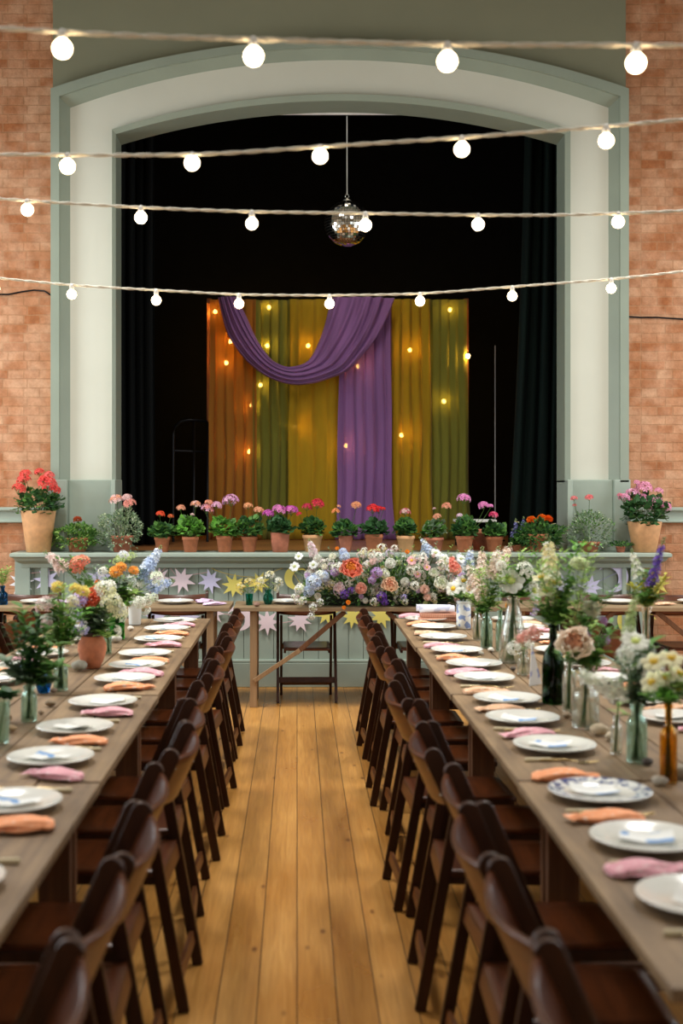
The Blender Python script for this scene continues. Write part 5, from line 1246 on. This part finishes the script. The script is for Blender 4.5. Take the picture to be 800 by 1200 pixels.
# more of the loose filling between the blooms
def fill(vk, pts, label_tail, mats, kinds=('spray','leafy')):
    for i, (a, b) in enumerate(pts):
        kd = kinds[i % len(kinds)]; mt = mats[i % len(mats)]
        cut(vk, a, b, kd, ('fine green filler in the ' if kd == 'spray' else 'broad green leaves in the ')+label_tail, lm=mt, LL_=.05, lk='ovate', dy=.03*((i*2) % 5-2))
def whites(vk, pts, label, cols, sc=1.1):
    for i, (a, b) in enumerate(pts): cut(vk, a, b, 'umb', label, bl_umbel(cols[i % len(cols)], wht, i % 4, 24), sc*(.6+.35*((i*7) % 5)/4), .03*((i*3) % 5-2), leaf_light, 3)
fill('jug', ((82,715),(100,690),(118,690),(134,708),(90,750),(126,748),(110,745)), 'terracotta jug', [leaf_grey, leaf_mid, leaf_light])
whites('jug', ((86,705),(136,715),(88,745),(132,740)), 'small white filler blossom in the terracotta jug', [(236,236,214),(226,226,206)], 1.0)
fill('emerald', ((120,690),(150,678),(127,664),(160,695)), 'emerald bottle', [leaf_light, leaf_grey, leaf_mid])
whites('emerald', ((122,672),(150,684),(130,692),(144,655)), 'small white filler blossom in the emerald bottle', [wht, (226,232,236)], 1.15)
fill('whiteL', ((150,680),(175,705),(160,672),(148,712)), 'white ceramic vase', [leaf_light, leaf_grey, leaf_mid])
whites('whiteL', ((178,700),(155,685),(180,680),(168,712)), 'greenish white filler blossom in the white ceramic vase', [(222,230,200), wht], 1.2)
fill('paleL', ((75,690),(60,705),(95,720),(55,750),(90,745)), 'pale green bottle', [leaf_light, leaf_mid, leaf_bright])
whites('paleL', ((85,708),(70,725)), 'cream filler blossom in the pale green bottle', [crm, wht], 1.0)
fill('slimL', ((70,660),(100,680),(84,655)), 'slim teal bottle', [leaf_mid, leaf_light])
fill('leafL', ((15,735),(56,735),(30,770),(70,780)), 'small clear bottle', [leaf_dark, leaf_mid])
fill('teal2', ((560,670),(595,665),(580,710),(565,720)), 'pale green stock bottle', [leaf_light, leaf_mid])
fill('teal3', ((548,700),(555,670)), 'clear bottle by the jar', [leaf_light, leaf_mid])
fill('carafe', ((585,680),(640,670),(605,700),(618,700)), 'glass carafe', [leaf_light, leaf_bright])
whites('carafe', ((588,665),(635,680),(612,672)), 'white filler blossom in the glass carafe', [wht, crm], 1.1)
fill('wine', ((630,660),(672,680),(680,640),(665,720),(628,710)), 'dark green wine bottle', [leaf_light, leaf_mid, leaf_bright])
fill('slimR', ((690,645),(700,700),(694,735)), 'slim clear bottle', [leaf_light, leaf_mid])
fill('clearR', ((660,775),(706,765),(715,740)), 'squat clear ribbed bottle', [leaf_mid, leaf_light])
fill('tealR', ((730,780),(760,755),(775,775),(757,812)), 'pale teal bottle', [leaf_grey, leaf_mid, leaf_dark])
whites('tealR', ((733,770),(752,770),(758,790)), 'white filler blossom in the pale teal bottle', [wht, (230,234,220)], 1.1)
fill('amber', ((772,822),(798,800)), 'amber bottle', [leaf_bright, leaf_light])
fill('flute', ((748,700),(770,700),(756,670)), 'tall glass flute', [leaf_mid, leaf_light])
fill('jar', ((535,700),(550,660)), 'ceramic jar', [leaf_mid, leaf_grey])

# ------------------------------------------------------------ small things on the tables
def pebble(px, py, w, label, c=(176,168,150), z=TH, fl=.62):
    Y = (CAMZ-z)*F/(py-VY); k = F/Y; s = w/2/k; r = random.Random(px); bm = bmesh.new(); bmesh.ops.create_icosphere(bm, subdivisions=3, radius=1)
    for v in bm.verts: v.co *= 1+.16*noise.noise(v.co*1.3+Vector((px,py,0))); v.co = Vector((v.co.x*s, v.co.y*s*r.uniform(.78,.8), v.co.z*s*fl))
    zm = min(v.co.z for v in bm.verts)
    for v in bm.verts: v.co.z -= zm
    me = bpy.data.meshes.new('pebble'); bm.to_mesh(me); bm.free(); me.materials.append(plain('stone_%d_%d_%d' % c, c, .8, var=.15, scale=70, bmp=.2)); me.polygons.foreach_set('use_smooth', [True]*len(me.polygons))
    tag(put('pebble', me, None, (XX(px,Y), Y, z+.0005), (0,0,r.uniform(0,3))), label, 'stone', 'pebbles on the tables')
for a in ((702,862,22,'larger pale pebble right of the squat ribbed bottle',(190,172,142)),(716,868,17,'smaller pale pebble beside the larger one by the ribbed bottle',(178,164,138)),(664,842,12,'small round brown pebble by the slim clear bottle',(150,130,104)),
          (758,897,15,'dark pebble at the foot of the pale teal bottle',(70,60,54)),(773,921,19,'grey pebble at the foot of the amber bottle',(160,150,134)),(796,912,26,'large pebble right of the amber bottle, at picture edge',(150,138,118)),
          (555,765,8,'white pebble left of the pale green bottle',(216,210,196)),(575,764,9,'white pebble right of the pale green bottle',(216,210,196)),(601,786,8,'dark pebble below the glass carafe',(80,70,60)),(621,795,8,'brown pebble below the white blossom vase',(140,100,70)),(563,768,8,'grey pebble below the pale green bottle',(170,165,150)),
          (93,786,20,'large grey pebble left of the terracotta jug',(156,152,136)),(136,753,14,'grey pebble below the emerald bottle',(176,172,158)),(59,828,13,'brown pebble below the bright blue bottle',(130,110,84)),(48,838,9,'small brown pebble right of the leafy bottle',(134,112,86)),(13,858,13,'round tan pebble by the left picture edge',(166,140,104)),(7,846,14,'brown pebble beside the pale blue vase',(160,124,88)),(63,812,9,'small pebble between the blue and pale green bottles',(120,100,80)),(153,739,9,'small pale pebble before the white ceramic vase',(200,190,176)),(301,711,9,'brown pebble between the turquoise vases',(130,100,84),HH)):
    pebble(a[0], a[1], a[2], a[3], a[4], *(a[5:]))
# rolled and folded cloths at the end of the right table
str1 = printed('rust_striped_cloth', (196,150,122), (164,96,72), 34, .5, .9, True); str2 = printed('pale_striped_cloth', (226,222,226), (190,190,206), 20, .55, .9)
yb = 8.26; xb = XX(512, yb)
def fold(x, y, z, w, d, h, mat, label, rz=0):
    m = MB(); pr = []
    for i in range(9): a = -PI/2+PI*i/8; pr.append((w/2-h/2+h/2*math.cos(a), h/2+h/2*math.sin(a)))
    for i in range(9): a = PI/2+PI*i/8; pr.append((-w/2+h/2+h/2*math.cos(a), h/2+h/2*math.sin(a)))
    m.prism(pr, -d/2, d/2, mat); o = put('folded_cloth', m.mesh('folded_cloth'), None, (x,y,z), (0,0,rz)); bevel(o, .004); tag(o, label, 'cloth', 'cloths stacked on the right table')
fold(xb, yb, TH+.001, .27, .17, .026, str1, 'rust striped folded cloth at the bottom of the stack', .1)
fold(xb+.01, yb, TH+.0285, .25, .16, .024, str1, 'rust striped folded cloth on top of another', -.05)
def roll(x, y, z, L, r0, mat, label, rz):
    m = MB(); pr = []
    for i in range(40): a = i*.42; q = r0*(.25+.75*i/39); pr.append((q*math.cos(a), q*math.sin(a)))
    vs = [(-L/2, a, b) for a, b in pr]+[(L/2, a, b) for a, b in pr]; n = len(pr)
    m.add(vs, [(i, i+1, n+i+1, n+i) for i in range(n-1)], mat); o = put('rolled_cloth', m.mesh('rolled_cloth'), None, (x,y,z+r0), (0,0,rz)); md = o.modifiers.new('s','SOLIDIFY'); md.thickness = .003; tag(o, label, 'cloth', 'cloths stacked on the right table')
roll(xb-.005, yb-.035, TH+.0535, .23, .028, str2, 'front rolled white cloth on the striped stack', .08)
roll(xb-.02, yb+.035, TH+.0535, .23, .028, str2, 'rear rolled white cloth on the striped stack', -.06)
# blue and white folded card standing left of the wine bottle
Y = 5.55; cx = XX(628, Y); o = MB()
crd = printed('blue_sketch_card', (230,230,228), (120,136,196), 16, .52, .8)
o.add([(-.035,0,0),(.0,0,.19),(.03,0,0),(-.035,.003,0),(0,.003,.19),(.03,.003,0),(.03,.05,0),(.033,.05,0)], [(0,2,1),(3,4,5),(0,1,4,3),(2,5,4,1),(2,1,6)], crd, False)
tag(put('folded_card', o.mesh('folded_card'), None, (cx, Y, TH+.001), (0,-.12,.4)), 'blue and white pointed card standing left of the wine bottle', 'card')
tag(put('napkin', NAP['lilac'][1], None, (XX(252,9.4), 9.36, HH+.001), (0,0,.2), .9), 'lilac striped napkin by the gap between trestle tables', 'napkin')
tag(put('napkin', NAP['peach'][1], None, (XX(777,9.4), 9.36, HH+.001), (0,0,.2), .8), 'crumpled pale napkin on the right trestle table', 'napkin')
LL = [16,32,75,118]; LR = [12,28,55,72]; LB = 22; LRF = [9,9,44,44,145,145]; SPOT = 60; EXPO = .16
# ------------------------------------------------------------ light and camera
def area(name, loc, rot, sx, sy, e, col, spread=180):
    l = bpy.data.lights.new(name, 'AREA'); l.shape = 'RECTANGLE'; l.size = sx; l.size_y = sy; l.energy = e; l.color = col; l.spread = math.radians(spread)
    o = bpy.data.objects.new(name, l); C.objects.link(o); o.location = loc; o.rotation_euler = rot; return o
for i, (a, b) in enumerate(WIN):
    area('daylight_left', (WX0-.02, (a+b)/2, (WZ0+WZ1)/2), (0, -PI/2, 0), WZ1-WZ0, b-a, LL[i], (.85,.94,1))
    area('daylight_right', (WX1+.02, (a+b)/2, (WZ0+WZ1)/2), (0, PI/2, 0), WZ1-WZ0, b-a, LR[i], (.86,.94,1))
area('back_fill', (.3, -2.45, 2.5), (PI/2, 0, 0), 4.5, 2.4, LB, (1,.97,.92))  # unseen frontal fill added before the windowless back wall
for i, (x, y) in enumerate(FILL_POS):
    area('overhead_fill', (x, y, TOP-.03), (0,0,0), 1.2, 1.8, LRF[i], (1,.98,.95), 180 if y < 6 else 115)
l = bpy.data.lights.new('drape_fill_spot', 'SPOT'); l.energy = SPOT; l.color = (1,.86,.66); l.spot_size = 1.25; l.spot_blend = .8; l.shadow_soft_size = .15  # added warm fill aimed at the drapes
o = bpy.data.objects.new('drape_fill_spot', l); C.objects.link(o); o.location = (.55, 11.03, 5.44); o.rotation_euler = (Vector((.45,12.7,2.1))-Vector(o.location)).to_track_quat('-Z','Y').to_euler()
w = bpy.data.worlds.new('sky'); bpy.context.scene.world = w; w.use_nodes = True
w.node_tree.nodes['Background'].inputs[0].default_value = (.7,.8,1,1); w.node_tree.nodes['Background'].inputs[1].default_value = .8
cam = bpy.data.cameras.new('camera'); co = bpy.data.objects.new('camera', cam); C.objects.link(co)
co.location = (0,0,CAMZ); co.rotation_euler = (PI/2,0,0)
cam.sensor_fit = 'VERTICAL'; cam.sensor_height = 36; cam.sensor_width = 24; cam.lens = 36*F/1200
cam.shift_x = (400-VX)/1200; cam.shift_y = -(600-VY)/1200
cam.clip_start = .05; cam.dof.use_dof = True; cam.dof.focus_distance = 9.8; cam.dof.aperture_fstop = 2.4
sc = bpy.context.scene; sc.camera = co
sc.view_settings.view_transform = 'Standard'; sc.view_settings.look = 'None'; sc.view_settings.gamma = 1; sc.view_settings.use_curve_mapping = False
sc.view_settings.exposure = EXPO
sc.cycles.max_bounces = 8; sc.cycles.diffuse_bounces = 4; sc.cycles.glossy_bounces = 3; sc.cycles.transmission_bounces = 6; sc.cycles.transparent_max_bounces = 12
sc.cycles.caustics_reflective = False; sc.cycles.caustics_refractive = False; sc.cycles.use_denoising = True
sc.cycles.sample_clamp_indirect = 6
